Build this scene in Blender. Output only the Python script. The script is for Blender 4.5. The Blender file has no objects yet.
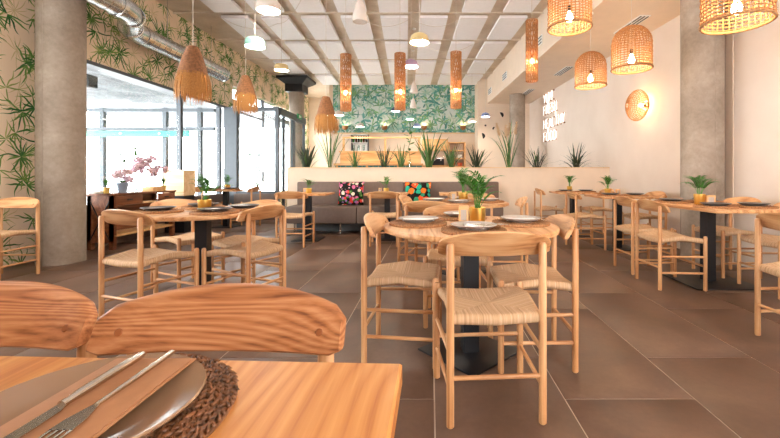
import bpy, bmesh, math, random
from mathutils import Vector, Matrix
random.seed(11)
PI = math.pi
SC = bpy.context.scene
COL = SC.collection

# ------------------------------------------------------------------ camera, world, exposure
H, F, VX, VY = 1.03, 388.0, 430.0, 175.0          # eye height (m), focal length and vanishing point (px of a 780x438 frame)
cam_d = bpy.data.cameras.new('camera'); cam = bpy.data.objects.new('camera', cam_d); COL.objects.link(cam)
cam.location = (0, 0, H); cam.rotation_euler = (PI / 2, 0, 0)
cam_d.sensor_width = 36.0; cam_d.lens = F / 780 * 36
cam_d.shift_x = -(VX - 390) / 780; cam_d.shift_y = -(219 - VY) / 780
cam_d.clip_start = 0.02
SC.camera = cam
world = bpy.data.worlds.new('sky'); SC.world = world; world.use_nodes = True
wb = world.node_tree.nodes['Background']
wb.inputs['Color'].default_value = (0.98, 0.985, 1.0, 1); wb.inputs['Strength'].default_value = 10.0
SC.view_settings.view_transform = 'Standard'; SC.view_settings.look = 'None'
SC.view_settings.gamma = 1.0; SC.view_settings.use_curve_mapping = False
SC.view_settings.exposure = 0.66

def P(px, py, Z):
    """world point at depth Z for a place measured in the photograph"""
    return Vector(((px - VX) * Z / F, Z, H - (py - VY) * Z / F))

# ------------------------------------------------------------------ helpers
def srgb(r, g, b):
    def c(u):
        u /= 255.0
        return u / 12.92 if u <= 0.04045 else ((u + 0.055) / 1.055) ** 2.4
    return (c(r), c(g), c(b), 1.0)

class NT:
    def __init__(s, name):
        s.mat = bpy.data.materials.new(name); s.mat.use_nodes = True
        s.t = s.mat.node_tree; s.b = s.t.nodes['Principled BSDF']; s.out = s.t.nodes['Material Output']
    def n(s, typ, **kw):
        x = s.t.nodes.new(typ)
        for k, v in kw.items(): setattr(x, k, v)
        return x
    def put(s, sock, v):
        if hasattr(v, 'is_output'): s.t.links.new(v, sock)
        else: sock.default_value = v
    def m(s, op, a, b=0.0, c=0.0):
        x = s.n('ShaderNodeMath', operation=op)
        s.put(x.inputs[0], a); s.put(x.inputs[1], b); s.put(x.inputs[2], c)
        return x.outputs[0]
    def vm(s, op, a, b=(0, 0, 0)):
        x = s.n('ShaderNodeVectorMath', operation=op)
        s.put(x.inputs[0], a); s.put(x.inputs[1], b)
        return x.outputs[0]
    def mix(s, f, a, b, blend='MIX'):
        x = s.n('ShaderNodeMixRGB', blend_type=blend)
        s.put(x.inputs[0], f); s.put(x.inputs[1], a); s.put(x.inputs[2], b)
        return x.outputs[0]
    def ramp(s, f, stops):
        x = s.n('ShaderNodeValToRGB'); e = x.color_ramp.elements
        while len(e) < len(stops): e.new(0.5)
        for i, (p, c) in enumerate(stops): e[i].position = p; e[i].color = c
        s.put(x.inputs[0], f); return x.outputs[0]
    def noise(s, vec, scale, detail=3, rough=0.55, dist=0.0):
        x = s.n('ShaderNodeTexNoise'); s.put(x.inputs['Vector'], vec)
        x.inputs['Scale'].default_value = scale; x.inputs['Detail'].default_value = detail
        x.inputs['Roughness'].default_value = rough; x.inputs['Distortion'].default_value = dist
        return x.outputs['Fac']
    def obj(s): return s.n('ShaderNodeTexCoord').outputs['Object']
    def rnd(s): return s.n('ShaderNodeObjectInfo').outputs['Random']
    def bump(s, h, strength=0.3, dist=0.01):
        x = s.n('ShaderNodeBump'); x.inputs['Strength'].default_value = strength; x.inputs['Distance'].default_value = dist
        s.put(x.inputs['Height'], h); s.t.links.new(x.outputs[0], s.b.inputs['Normal'])
    def set(s, color=None, rough=None, metal=None, spec=None):
        if color is not None: s.put(s.b.inputs['Base Color'], color)
        if rough is not None: s.put(s.b.inputs['Roughness'], rough)
        if metal is not None: s.b.inputs['Metallic'].default_value = metal
        if spec is not None: s.b.inputs['Specular IOR Level'].default_value = spec
        return s.mat

def plain(name, c, rough=0.6, metal=0.0, spec=0.5, var=0.06, scale=12):
    n = NT(name); f = n.noise(n.obj(), scale)
    d = tuple(x * (1 - var) for x in c[:3]) + (1,); l = tuple(min(1, x * (1 + var)) for x in c[:3]) + (1,)
    return n.set(n.ramp(f, [(0.3, d), (0.7, l)]), rough, metal, spec)

def emit(name, c, strength):
    n = NT(name); n.b.inputs['Base Color'].default_value = c
    n.b.inputs['Emission Color'].default_value = c; n.b.inputs['Emission Strength'].default_value = strength
    n.mat.cycles.emission_sampling = 'FRONT'
    return n.mat

def wood(name, dark, mid, light, axis=2, ring=14.0, fine=90.0, rough=0.42, streak=0.5, big=3.2):
    """solid timber with growth bands running along one axis"""
    n = NT(name)
    off = n.m('MULTIPLY', n.rnd(), 37.0)
    cmb = n.n('ShaderNodeCombineXYZ')
    for i in range(3): n.put(cmb.inputs[i], off)
    v = n.vm('ADD', n.obj(), cmb.outputs[0])
    k = [1.0, 1.0, 1.0]; k[axis] = 0.13
    mv = n.vm('MULTIPLY', v, tuple(k))
    big = n.noise(mv, big, 2, 0.5, 0.4)
    rings = n.m('FRACT', n.m('MULTIPLY', big, ring))
    rings = n.m('ABSOLUTE', n.m('SUBTRACT', rings, 0.5))
    k2 = [1.0, 1.0, 1.0]; k2[axis] = 0.03
    fib = n.noise(n.vm('MULTIPLY', v, tuple(k2)), fine, 3, 0.6)
    f = n.m('ADD', n.m('MULTIPLY', rings, streak), n.m('MULTIPLY', fib, 0.75))
    c = n.ramp(f, [(0.25, dark), (0.48, mid), (0.75, light)])
    tone = n.m('ADD', n.m('MULTIPLY', n.rnd(), 0.22), 0.89)
    tc = n.n('ShaderNodeCombineXYZ')
    for i in range(3): n.put(tc.inputs[i], tone)
    n.bump(fib, 0.12, 0.004)
    return n.set(n.mix(1.0, c, tc.outputs[0], 'MULTIPLY'), rough, 0, 0.4)

class MB:
    def __init__(s): s.v = []; s.f = []; s.sm = []
    def add(s, vs, fs, smooth=False):
        o = len(s.v); s.v += [tuple(p) for p in vs]
        s.f += [tuple(i + o for i in f) for f in fs]; s.sm += [smooth] * len(fs); return s
    def box(s, x0, x1, y0, y1, z0, z1, M=None):
        vs = [Vector((x, y, z)) for x in (x0, x1) for y in (y0, y1) for z in (z0, z1)]
        if M is not None: vs = [M @ p for p in vs]
        return s.add(vs, [(0, 1, 3, 2), (4, 6, 7, 5), (0, 4, 5, 1), (2, 3, 7, 6), (0, 2, 6, 4), (1, 5, 7, 3)])
    def rbox(s, x0, x1, y0, y1, z0, z1, b=0.01, M=None):
        """box with chamfered edges"""
        bm = bmesh.new(); bmesh.ops.create_cube(bm, size=1)
        for p in bm.verts: p.co = Vector(((x0 + x1) / 2 + p.co.x * (x1 - x0), (y0 + y1) / 2 + p.co.y * (y1 - y0), (z0 + z1) / 2 + p.co.z * (z1 - z0)))
        bmesh.ops.bevel(bm, geom=list(bm.edges), offset=b, segments=2, affect='EDGES', profile=0.5)
        if M is not None: bmesh.ops.transform(bm, matrix=M, verts=bm.verts)
        bm.verts.index_update()
        s.add([p.co.copy() for p in bm.verts], [[q.index for q in f.verts] for f in bm.faces], True); bm.free(); return s
    def lathe(s, prof, n=20, M=None, c=(0, 0, 0)):
        """profile of (radius, height) turned about the vertical"""
        vs = []; fs = []; idx = []
        for r, z in prof:
            if r < 1e-6: idx.append([len(vs)]); vs.append(Vector((0, 0, z)))
            else:
                idx.append(list(range(len(vs), len(vs) + n)))
                vs += [Vector((r * math.cos(2 * PI * i / n), r * math.sin(2 * PI * i / n), z)) for i in range(n)]
        for a, b in zip(idx, idx[1:]):
            for i in range(n):
                j = (i + 1) % n
                if len(a) == 1 and len(b) == 1: continue
                if len(a) == 1: fs.append((a[0], b[j], b[i]))
                elif len(b) == 1: fs.append((a[i], a[j], b[0]))
                else: fs.append((a[i], a[j], b[j], b[i]))
        vs = [p + Vector(c) for p in vs]
        if M is not None: vs = [M @ p for p in vs]
        return s.add(vs, fs, True)
    def rod(s, p0, p1, r0, r1=None, n=10, dome=0.0):
        p0 = Vector(p0); p1 = Vector(p1); r1 = r0 if r1 is None else r1; L = (p1 - p0).length
        M = Matrix.Translation(p0) @ (p1 - p0).to_track_quat('Z', 'Y').to_matrix().to_4x4()
        e = min(r0, r1) * 0.3
        prof = [(0, 0), (r0 - e, 0), (r0, e), (r1, L - e - dome), (r1 - e, L - dome * 0.4), (0, L)]
        return s.lathe(prof, n, M)
    def tube(s, pts, r, n=6, closed=False, taper=None):
        pts = [Vector(p) for p in pts]; N = len(pts); vs = []; fs = []; up = None
        for i, p in enumerate(pts):
            a = pts[i - 1] if (i or closed) else pts[i]; b = pts[(i + 1) % N] if (i < N - 1 or closed) else pts[i]
            t = (b - a); t = t.normalized() if t.length > 1e-9 else Vector((0, 0, 1))
            if up is None: up = Vector((0, 0, 1)) if abs(t.z) < 0.9 else Vector((1, 0, 0))
            x = t.cross(up); x = x.normalized() if x.length > 1e-6 else Vector((1, 0, 0)); y = x.cross(t).normalized(); up = y
            rr = r if taper is None else r * taper[i]
            vs += [p + (x * math.cos(2 * PI * k / n) + y * math.sin(2 * PI * k / n)) * rr for k in range(n)]
        for i in range(N if closed else N - 1):
            j = (i + 1) % N
            for k in range(n):
                l = (k + 1) % n; fs.append((i * n + k, i * n + l, j * n + l, j * n + k))
        if not closed: fs.append(tuple(range(n))[::-1]); fs.append(tuple((N - 1) * n + k for k in range(n)))
        return s.add(vs, fs, True)
    def ribbon(s, pts, widths, side, th=0.002):
        """thin two sided strip along pts"""
        vs = []; fs = []; side = Vector(side).normalized()
        for p, w in zip(pts, widths):
            p = Vector(p); vs += [p - side * w / 2, p + side * w / 2]
        for i in range(len(pts) - 1): fs.append((2 * i, 2 * i + 1, 2 * i + 3, 2 * i + 2))
        return s.add(vs, fs, True)
    def prism(s, poly, z0, z1):
        n = len(poly)
        vs = [(x, y, z0) for x, y in poly] + [(x, y, z1) for x, y in poly]
        return s.add(vs, [tuple(range(n))[::-1], tuple(range(n, 2 * n))] + [(i, (i + 1) % n, n + (i + 1) % n, n + i) for i in range(n)])
    def ball(s, c, r, n=10, sz=1.0):
        return s.lathe([(r * math.sin(PI * i / n), -r * sz * math.cos(PI * i / n)) for i in range(n + 1)], max(8, n), None, c)
    def mesh(s, name, mat, sharp=40):
        me = bpy.data.meshes.new(name); me.from_pydata(s.v, [], s.f)
        bm = bmesh.new(); bm.from_mesh(me); bmesh.ops.recalc_face_normals(bm, faces=bm.faces); bm.to_mesh(me); bm.free()
        me.polygons.foreach_set('use_smooth', s.sm); me.materials.append(mat)
        if any(s.sm): me.set_sharp_from_angle(angle=math.radians(sharp))
        me.update(); return me
    def build(s, name, mat, parent=None, loc=None, rot=None):
        return link(name, s.mesh(name, mat), parent, loc, rot)

def link(name, data, parent=None, loc=None, rot=None):
    o = bpy.data.objects.new(name, data); COL.objects.link(o); o.parent = parent
    if loc is not None: o.location = loc
    if rot is not None: o.rotation_euler = rot
    return o
def tag(o, label, cat, group=None, kind=None):
    o['label'] = label; o['category'] = cat
    if group: o['group'] = group
    if kind: o['kind'] = kind
    return o
def thing(name, label, cat, loc=(0, 0, 0), rz=0.0, group=None):
    o = bpy.data.objects.new(name, None); COL.objects.link(o); o.location = loc; o.rotation_euler = (0, 0, rz)
    o.empty_display_size = 0.1
    return tag(o, label, cat, group)
def struct(o, label=None):
    o['kind'] = 'structure'
    if label: o['label'] = label
    return o
KIDS = {}
def copy_tree(o, parent=None):
    c = o.copy(); COL.objects.link(c); c.parent = parent
    for ch in KIDS.get(o.name) or list(o.children): copy_tree(ch, c)
    return c

# ------------------------------------------------------------------ materials
OAK = (srgb(158, 102, 60), srgb(199, 144, 94), srgb(219, 172, 124))
M_oak_x = wood('oak_grain_x', *OAK, axis=0, ring=9, streak=0.75)
M_oak_y = wood('oak_grain_y', *OAK, axis=1, ring=9, streak=0.7)
M_oak_z = wood('oak_grain_z', *OAK, axis=2, ring=5, streak=0.5)
M_fgboard = wood('ash_board', srgb(118, 66, 36), srgb(174, 110, 66), srgb(200, 142, 98), axis=0, ring=30, streak=0.6, big=4.5)
M_pine = wood('pine_top', srgb(182, 106, 48), srgb(206, 136, 72), srgb(218, 154, 90), axis=1, ring=34, streak=0.7, rough=0.38)
M_plug = plain('plug_wood', srgb(140, 78, 36), 0.5)
M_dark_wood = wood('walnut', srgb(84, 44, 24), srgb(124, 70, 40), srgb(154, 96, 60), axis=1, ring=8)
M_ply = wood('plywood', srgb(206, 168, 120), srgb(224, 190, 146), srgb(236, 208, 168), axis=0, ring=7)
M_bar_wood = wood('birch', srgb(196, 140, 82), srgb(222, 172, 114), srgb(234, 192, 138), axis=0, ring=6)
M_black = plain('black_steel', srgb(30, 31, 35), 0.42, 0.3)
M_gold = plain('brass', srgb(226, 186, 98), 0.3, 0.9)
M_soil = plain('soil', srgb(52, 36, 24), 0.95)
M_leaf = plain('palm_green', srgb(58, 122, 36), 0.5, 0, 0.4, 0.4, 30)
M_outdoor = plain('outdoor_leaf', srgb(48, 84, 34), 0.6, 0, 0.2, 0.3, 10)
M_blade = plain('blade_green', srgb(76, 112, 60), 0.5, 0, 0.4, 0.35, 18)
M_blade_dark = plain('blade_dark', srgb(58, 72, 56), 0.5, 0, 0.4, 0.35, 18)
M_blade_yellow = plain('blade_yellowgreen', srgb(134, 148, 78), 0.5, 0, 0.4, 0.35, 18)
M_plume = plain('pampas', srgb(226, 196, 160), 0.9)
M_white = plain('white_paint', srgb(240, 238, 234), 0.6, 0, 0.3, 0.02)
M_cream = plain('cream_plaster', srgb(230, 211, 190), 0.75, 0, 0.25, 0.03, 5)
M_panel = plain('acoustic_panel', srgb(246, 246, 248), 0.85, 0, 0.2, 0.02)
M_grey_frame = plain('grey_aluminium', srgb(88, 94, 100), 0.45, 0.2)
M_taupe = plain('taupe_leather', srgb(112, 94, 84), 0.5, 0, 0.4, 0.08, 25)
M_plate = plain('stoneware', srgb(150, 116, 88), 0.12, 0, 0.6, 0.03)
M_plate_pale = plain('pale_stoneware', srgb(190, 178, 168), 0.2, 0, 0.5, 0.03)
M_plate_dark = plain('slate_plate', srgb(96, 92, 90), 0.3, 0, 0.5, 0.05)
M_kraft = plain('kraft_paper', srgb(172, 122, 86), 0.8, 0, 0.2, 0.05, 60)
M_steel = plain('cutlery_steel', srgb(206, 200, 192), 0.18, 1.0, 0.5, 0.03)
M_galv = NT('galvanised_steel')
f_ = M_galv.noise(M_galv.obj(), 9, 4); M_galv = M_galv.set(M_galv.ramp(f_, [(0.3, srgb(176, 182, 186)), (0.7, srgb(226, 228, 228))]), 0.2, 0.95)
M_wicker = plain('rattan', srgb(172, 124, 80), 0.6, 0, 0.3, 0.3, 60)
M_wicker_red = plain('rattan_dark', srgb(146, 102, 70), 0.65, 0, 0.3, 0.35, 50)
M_wicker_tube = plain('rattan_tube', srgb(174, 122, 78), 0.65, 0, 0.3, 0.35, 50)
M_raffia = plain('raffia', srgb(164, 116, 62), 0.7, 0, 0.3, 0.25, 80)
M_mat = plain('seagrass', srgb(120, 76, 46), 0.38, 0, 0.5, 0.6, 70)
M_mat_pale = plain('seagrass_pale', srgb(168, 118, 78), 0.7, 0, 0.3, 0.5, 120)
M_bulb = emit('warm_bulb', (1.0, 0.72, 0.42, 1), 170.0)
M_bulb_small = emit('warm_bulb_small', (1.0, 0.78, 0.52, 1), 300.0)
M_bulb_fringe = emit('warm_bulb_fringe', (1.0, 0.74, 0.46, 1), 70.0)
M_diffuser = emit('lamp_diffuser', (1.0, 0.90, 0.76, 1), 70.0)
M_neon = emit('neon_tube', (1.0, 0.92, 0.88, 1), 1.1)
M_cable = plain('cable', srgb(214, 206, 196), 0.6)
M_aqua = plain('aqua_awning', srgb(86, 170, 158), 0.6)
M_teal = plain('teal_tile', srgb(28, 112, 112), 0.3)
M_blackpaint = plain('black_decal', srgb(22, 20, 20), 0.7)
def glass(name, tint, refl=0.08):
    n = NT(name); t = n.n('ShaderNodeBsdfTransparent'); t.inputs[0].default_value = tint
    g = n.n('ShaderNodeBsdfGlossy'); g.inputs['Roughness'].default_value = 0.02
    x = n.n('ShaderNodeMixShader'); x.inputs[0].default_value = refl
    n.t.links.new(t.outputs[0], x.inputs[1]); n.t.links.new(g.outputs[0], x.inputs[2]); n.t.links.new(x.outputs[0], n.out.inputs[0])
    return n.mat
M_glass = glass('window_glass', (0.95, 0.97, 0.97, 1), 0.06)
M_vase = glass('clear_vase', (0.86, 0.93, 0.90, 1), 0.12)

def concrete(name, a, b, c):
    n = NT(name); v = n.obj()
    f = n.noise(v, 1.6, 6, 0.6, 0.4); g = n.noise(v, 22, 4, 0.7)
    h = n.m('ADD', n.m('MULTIPLY', f, 0.75), n.m('MULTIPLY', g, 0.25))
    n.bump(g, 0.25, 0.01)
    return n.set(n.ramp(h, [(0.32, a), (0.5, b), (0.68, c)]), 0.7, 0, 0.3)
M_conc = concrete('concrete', srgb(126, 112, 98), srgb(156, 142, 128), srgb(182, 168, 153))
M_conc_ceil = concrete('concrete_slab', srgb(196, 180, 160), srgb(216, 202, 184), srgb(230, 218, 202))
M_paving = concrete('pale_paving', srgb(196, 192, 186), srgb(214, 210, 204), srgb(228, 226, 220))  # whitened to bounce daylight through the glazing up to the ceiling
M_perf = concrete('terrace_soffit', srgb(66, 70, 76), srgb(104, 108, 112), srgb(140, 142, 146))
M_rightwall = NT('plaster_wall')
f_ = M_rightwall.noise(M_rightwall.obj(), 1.3, 5); M_rightwall.bump(M_rightwall.noise(M_rightwall.obj(), 35, 3), 0.06, 0.01)
M_rightwall = M_rightwall.set(M_rightwall.ramp(f_, [(0.3, srgb(218, 202, 188)), (0.7, srgb(228, 214, 201))]), 0.75, 0, 0.25)
n = NT('floor_tile'); v_ = n.vm('ADD', n.obj(), n.vm('MULTIPLY', n.n('ShaderNodeObjectInfo').outputs['Location'], (3.1, 2.7, 0)))
a_ = n.noise(v_, 2.2, 6, 0.62, 0.5); b_ = n.noise(v_, 40, 3)
c_ = n.ramp(n.m('ADD', n.m('MULTIPLY', a_, 0.85), n.m('MULTIPLY', b_, 0.15)), [(0.3, srgb(78, 58, 46)), (0.5, srgb(100, 75, 60)), (0.7, srgb(120, 93, 76))])
M_tile = n.set(c_, n.m('ADD', n.m('MULTIPLY', a_, 0.22), 0.30), 0, 0.45)
M_grout = plain('grout', srgb(206, 188, 170), 0.9)
# woven seat: cord runs square to the nearest rail, four sectors meeting on the diagonals
n = NT('paper_cord'); s_ = n.n('ShaderNodeSeparateXYZ'); n.put(s_.inputs[0], n.obj())
ax = n.m('DIVIDE', n.m('ABSOLUTE', s_.outputs[0]), 0.205); ay = n.m('DIVIDE', n.m('ABSOLUTE', s_.outputs[1]), 0.195)
side = n.m('GREATER_THAN', ax, ay)
cc = n.m('ADD', n.m('MULTIPLY', side, s_.outputs[1]), n.m('MULTIPLY', n.m('SUBTRACT', 1.0, side), s_.outputs[0]))
w_ = n.m('SINE', n.m('MULTIPLY', cc, 2 * PI / 0.0042))
cmb = n.n('ShaderNodeCombineXYZ'); n.put(cmb.inputs[0], n.m('MULTIPLY', cc, 1.0)); n.put(cmb.inputs[1], side)
st = n.noise(cmb.outputs[0], 95, 3, 0.7)
n.bump(w_, 0.5, 0.002)
f_ = n.m('ADD', n.m('MULTIPLY', w_, 0.06), st)
M_cord = n.set(n.ramp(f_, [(0.30, srgb(172, 130, 94)), (0.5, srgb(214, 174, 132)), (0.68, srgb(234, 204, 170))]), 0.7, 0, 0.3)

def leafwall(name, bg, axes, layers, stripes=0.0):
    """printed foliage wallpaper: layers of leaf fans = (cell size m, offset, blades, reach, blade width, dark, light, keep)"""
    n = NT(name); s = n.n('ShaderNodeSeparateXYZ'); n.put(s.inputs[0], n.obj())
    cmb = n.n('ShaderNodeCombineXYZ'); n.put(cmb.inputs[0], s.outputs[axes[0]]); n.put(cmb.inputs[1], s.outputs[axes[1]])
    base = cmb.outputs[0]; col = bg
    wob = n.noise(base, 3.0, 2)
    for (cell, off, nb, reach, wid, dark, light, keep) in layers:
        v = n.vm('ADD', base, (off, off * 1.7, 0))
        vo = n.n('ShaderNodeTexVoronoi', voronoi_dimensions='2D', feature='F1')
        n.put(vo.inputs['Vector'], v); vo.inputs['Scale'].default_value = 1.0 / cell; vo.inputs['Randomness'].default_value = 0.75
        loc = n.vm('SUBTRACT', v, vo.outputs['Position'])
        sp = n.n('ShaderNodeSeparateXYZ'); n.put(sp.inputs[0], loc)
        cs = n.n('ShaderNodeSeparateColor'); n.put(cs.inputs[0], vo.outputs['Color'])
        r = n.n('ShaderNodeVectorMath', operation='LENGTH'); n.put(r.inputs[0], loc); r = r.outputs['Value']
        th = n.m('ADD', n.m('ARCTAN2', sp.outputs[1], sp.outputs[0]), n.m('MULTIPLY', cs.outputs[0], 6.28))
        th = n.m('ADD', th, n.m('MULTIPLY', wob, 1.2))
        a = n.m('MULTIPLY', n.m('FRACT', n.m('ADD', n.m('DIVIDE', th, 2 * PI), 4.0)), float(nb))
        fl = n.m('FLOOR', a); fr = n.m('SUBTRACT', n.m('SUBTRACT', a, fl), 0.5)
        wn = n.n('ShaderNodeTexWhiteNoise', noise_dimensions='2D')
        c2 = n.n('ShaderNodeCombineXYZ'); n.put(c2.inputs[0], fl); n.put(c2.inputs[1], cs.outputs[1]); n.put(wn.inputs['Vector'], c2.outputs[0])
        hv = wn.outputs['Value']
        R = n.m('MULTIPLY', n.m('ADD', n.m('MULTIPLY', hv, 0.55), 0.45), reach)
        perp = n.m('MULTIPLY', r, n.m('ABSOLUTE', n.m('SINE', n.m('MULTIPLY', fr, 2 * PI / nb))))
        q = n.m('DIVIDE', r, R)
        wd = n.m('MULTIPLY', n.m('MULTIPLY', n.m('POWER', n.m('MAXIMUM', q, 0.0), 0.6), n.m('MAXIMUM', n.m('SUBTRACT', 1.0, q), 0.0)), wid)
        mask = n.m('MULTIPLY', n.m('LESS_THAN', perp, wd), n.m('GREATER_THAN', n.m('FRACT', n.m('MULTIPLY', hv, 7.3)), 1 - keep))
        tone = n.m('FRACT', n.m('MULTIPLY', hv, 13.7))
        lc = n.mix(tone, dark, light)
        if stripes: lc = n.mix(n.m('MULTIPLY', n.m('GREATER_THAN', n.m('SINE', n.m('MULTIPLY', r, 150.0)), 0.3), stripes), lc, bg)
        col = n.mix(mask, col, lc)
    return n.set(col, 0.8, 0, 0.2)
BEIGE = srgb(234, 214, 188)
M_bamboo = leafwall('bamboo_wallpaper', BEIGE, (1, 2), [
    (0.42, 0.3, 13, 0.28, 0.016, srgb(196, 182, 134), srgb(208, 192, 150), 0.8),
    (0.46, 1.9, 13, 0.28, 0.022, srgb(110, 144, 74), srgb(176, 180, 110), 0.7),
    (0.46, 4.7, 17, 0.30, 0.027, srgb(52, 104, 56), srgb(110, 146, 74), 0.72),
    (0.46, 7.1, 13, 0.24, 0.024, srgb(60, 114, 54), srgb(130, 156, 76), 0.6),
    (0.58, 9.3, 17, 0.32, 0.028, srgb(34, 88, 48), srgb(84, 130, 60), 0.6)])
M_tropic = leafwall('tropical_wallpaper', srgb(196, 210, 206), (0, 2), [
    (0.40, 0.7, 9, 0.36, 0.085, srgb(120, 176, 166), srgb(170, 200, 180), 0.95),
    (0.46, 2.9, 7, 0.40, 0.10, srgb(30, 122, 116), srgb(90, 160, 150), 0.75),
    (0.50, 5.3, 11, 0.40, 0.055, srgb(36, 110, 96), srgb(120, 170, 100), 0.7),
    (0.42, 8.3, 5, 0.32, 0.09, srgb(120, 172, 110), srgb(56, 146, 138), 0.6),
    (0.48, 11.3, 9, 0.36, 0.06, srgb(24, 112, 106), srgb(196, 212, 196), 0.5)], 0.25)
def floral(name, stops, scale):
    n = NT(name); v = n.vm('ADD', n.obj(), n.vm('MULTIPLY', n.n('ShaderNodeTexNoise').outputs['Color'], (0.02, 0.02, 0.02)))
    vo = n.n('ShaderNodeTexVoronoi', feature='F1'); n.put(vo.inputs['Vector'], v); vo.inputs['Scale'].default_value = scale
    cs = n.n('ShaderNodeSeparateColor'); n.put(cs.inputs[0], vo.outputs['Color'])
    c = n.ramp(cs.outputs[0], stops); c.node.color_ramp.interpolation = 'CONSTANT'
    pet = n.m('GREATER_THAN', n.m('ADD', vo.outputs['Distance'], n.m('MULTIPLY', n.noise(n.obj(), 60, 2), 0.35)), 0.72)
    c = n.mix(pet, c, srgb(24, 24, 22))
    core = n.m('LESS_THAN', vo.outputs['Distance'], 0.16)
    return n.set(n.mix(n.m('MULTIPLY', core, 0.5), c, srgb(250, 226, 170)), 0.8, 0, 0.2)
M_floral_a = floral('floral_print', [(0.0, srgb(206, 110, 150)), (0.2, srgb(60, 120, 50)), (0.4, srgb(220, 60, 50)), (0.55, srgb(226, 180, 190)), (0.7, srgb(40, 80, 40)), (0.82, srgb(240, 220, 200)), (0.92, srgb(150, 110, 170))], 17)
M_floral_b = floral('tropic_print', [(0.0, srgb(240, 120, 40)), (0.25, srgb(40, 170, 140)), (0.5, srgb(236, 84, 36)), (0.7, srgb(24, 28, 24)), (0.85, srgb(60, 150, 110))], 9)

# ------------------------------------------------------------------ the room
CEIL, SOFF = 4.05, 3.26
Y0, YB = -1.6, 13.0
LW = -4.75                                         # left wall face
def RW(y): return 3.49 - 0.055 * (y - 5.3)         # right wall face, slightly skewed to the floor grid
def SX(y): return 2.22 - 0.060 * (y - 4.94)        # edge of the dropped ceiling on the right
def SH(y): return -0.0593 * (y - 8.54)             # drift of the ceiling grid

# floor: bed plus each tile
floor = struct(MB().box(-5.0, 4.2, Y0, 15.3, -0.12, -0.003).build('floor', M_grout), 'brown porcelain tiled floor')
tile_me = MB().rbox(0.0032, 0.5968, 0.0032, 1.1968, -0.011, 0.0, 0.0012).mesh('tile', M_tile)
for k in range(-8, 7):
    x = 0.02 + 0.6 * k
    y = (1.786 if k % 2 else 2.19) - 3.6
    while y < YB + 1.2:
        if y > Y0 - 0.2 and not (k == 6 and y > 2.4):
            link('tile', tile_me, floor, (x, y, 0))
        y += 1.2

# left wall: printed panels above and beside the glazing
wl = MB().box(LW - 0.25, LW, 3.3, 4.85, 0, CEIL).box(LW - 0.25, LW, Y0, 3.3, 0, 0.8).box(LW - 0.25, LW, Y0, 3.3, 3.0, CEIL).box(LW - 0.25, LW, Y0, 1.2, 0.8, 3.0).box(LW - 0.25, LW, 4.85, 9.35, 2.62, CEIL)  # unseen opening in the stretch nearest the viewer, added to let in side daylight
wl.box(LW - 0.25, LW, 9.35, 15.2, 3.2, CEIL).box(LW - 0.25, LW, 14.9, 15.2, 0, 3.2).box(LW - 0.25, LW, 12.3, 14.9, 0, 0.5)
struct(wl.build('wall_left', M_bamboo), 'left wall with green bamboo leaf wallpaper')
struct(MB().box(LW - 0.27, LW + 0.03, 4.85, 9.2, 2.57, 2.62).build('trim_1', M_grey_frame))
struct(MB().box(LW - 0.2, LW + 0.02, 4.85, 8.98, 0, 0.60).build('trim_2', M_taupe))
# right wall, dropped ceiling, back walls
struct(MB().prism([(RW(Y0), Y0), (RW(Y0) + 0.25, Y0), (RW(12.4) + 0.25, 12.4), (RW(12.4), 12.4)], 0, CEIL).build('wall_right', M_rightwall), 'cream plaster right wall')
struct(MB().prism([(SX(Y0), Y0), (RW(Y0) + 0.05, Y0), (RW(12.15) + 0.05, 12.15), (SX(12.15), 12.15)], SOFF, CEIL + 0.02).build('ceiling_soffit', M_cream), 'white dropped ceiling along the right side')
struct(MB().box(-3.25, 1.50, YB, YB + 0.2, 2.45, CEIL).build('wall_back', M_tropic), 'back wall with teal tropical leaf wallpaper')
struct(MB().box(-3.25, 1.50, YB + 0.01, YB + 0.2, 0, 2.45).build('wall_back_lower', M_cream))
struct(MB().box(1.50, 1.62, 12.15, YB + 0.2, 0, CEIL).box(1.62, 3.6, 12.15, 12.35, 0, CEIL).build('wall_back_right', M_cream))
struct(MB().box(-3.37, -3.25, YB, 15.2, 0, CEIL).box(LW, -3.25, 15.2, 15.4, 0, CEIL).build('wall_back_left', M_cream))
struct(MB().box(-3.25, 1.50, YB - 0.03, YB + 0.01, 2.41, 2.45).build('trim_3', M_ply))
# ceiling slab with hung panels and service rails
ceiling = struct(MB().box(LW - 0.25, 3.9, Y0, 15.4, CEIL, CEIL + 0.2).build('ceiling', M_conc_ceil), 'concrete ceiling with rows of white hung acoustic panels')
pw, pl = 0.515, 1.17
sk = -0.0593
pm = MB(); vs = []
for z in (0, 0.05):
    for (u, w) in ((0, 0), (pw, 0), (pw, pl), (0, pl)): vs.append((u + sk * w, w, z))
pm.add(vs, [(3, 2, 1, 0), (4, 5, 6, 7), (0, 1, 5, 4), (1, 2, 6, 5), (2, 3, 7, 6), (3, 0, 4, 7)])
panel_me = pm.mesh('ceiling_panel', M_panel)
rail_me = MB().tube([(-4.7, 0, 0), (2.3, 0, 0)], 0.018, 6).mesh('service_rail', M_conc_ceil)
for r in range(-6, 4):
    y = 7.13 + 1.41 * r
    rail = link('service_rail', rail_me, ceiling, (-0.02, y + 0.0, 4.01))
    for k in range(-5, 3):
        yy = y + 0.12
        x = -0.374 + 0.745 * k + 0.115 + SH(yy)
        if x + pw + sk * pl > SX(yy) - 0.03: continue
        link('ceiling_panel', panel_me, ceiling, (x, yy, 3.965))
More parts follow.
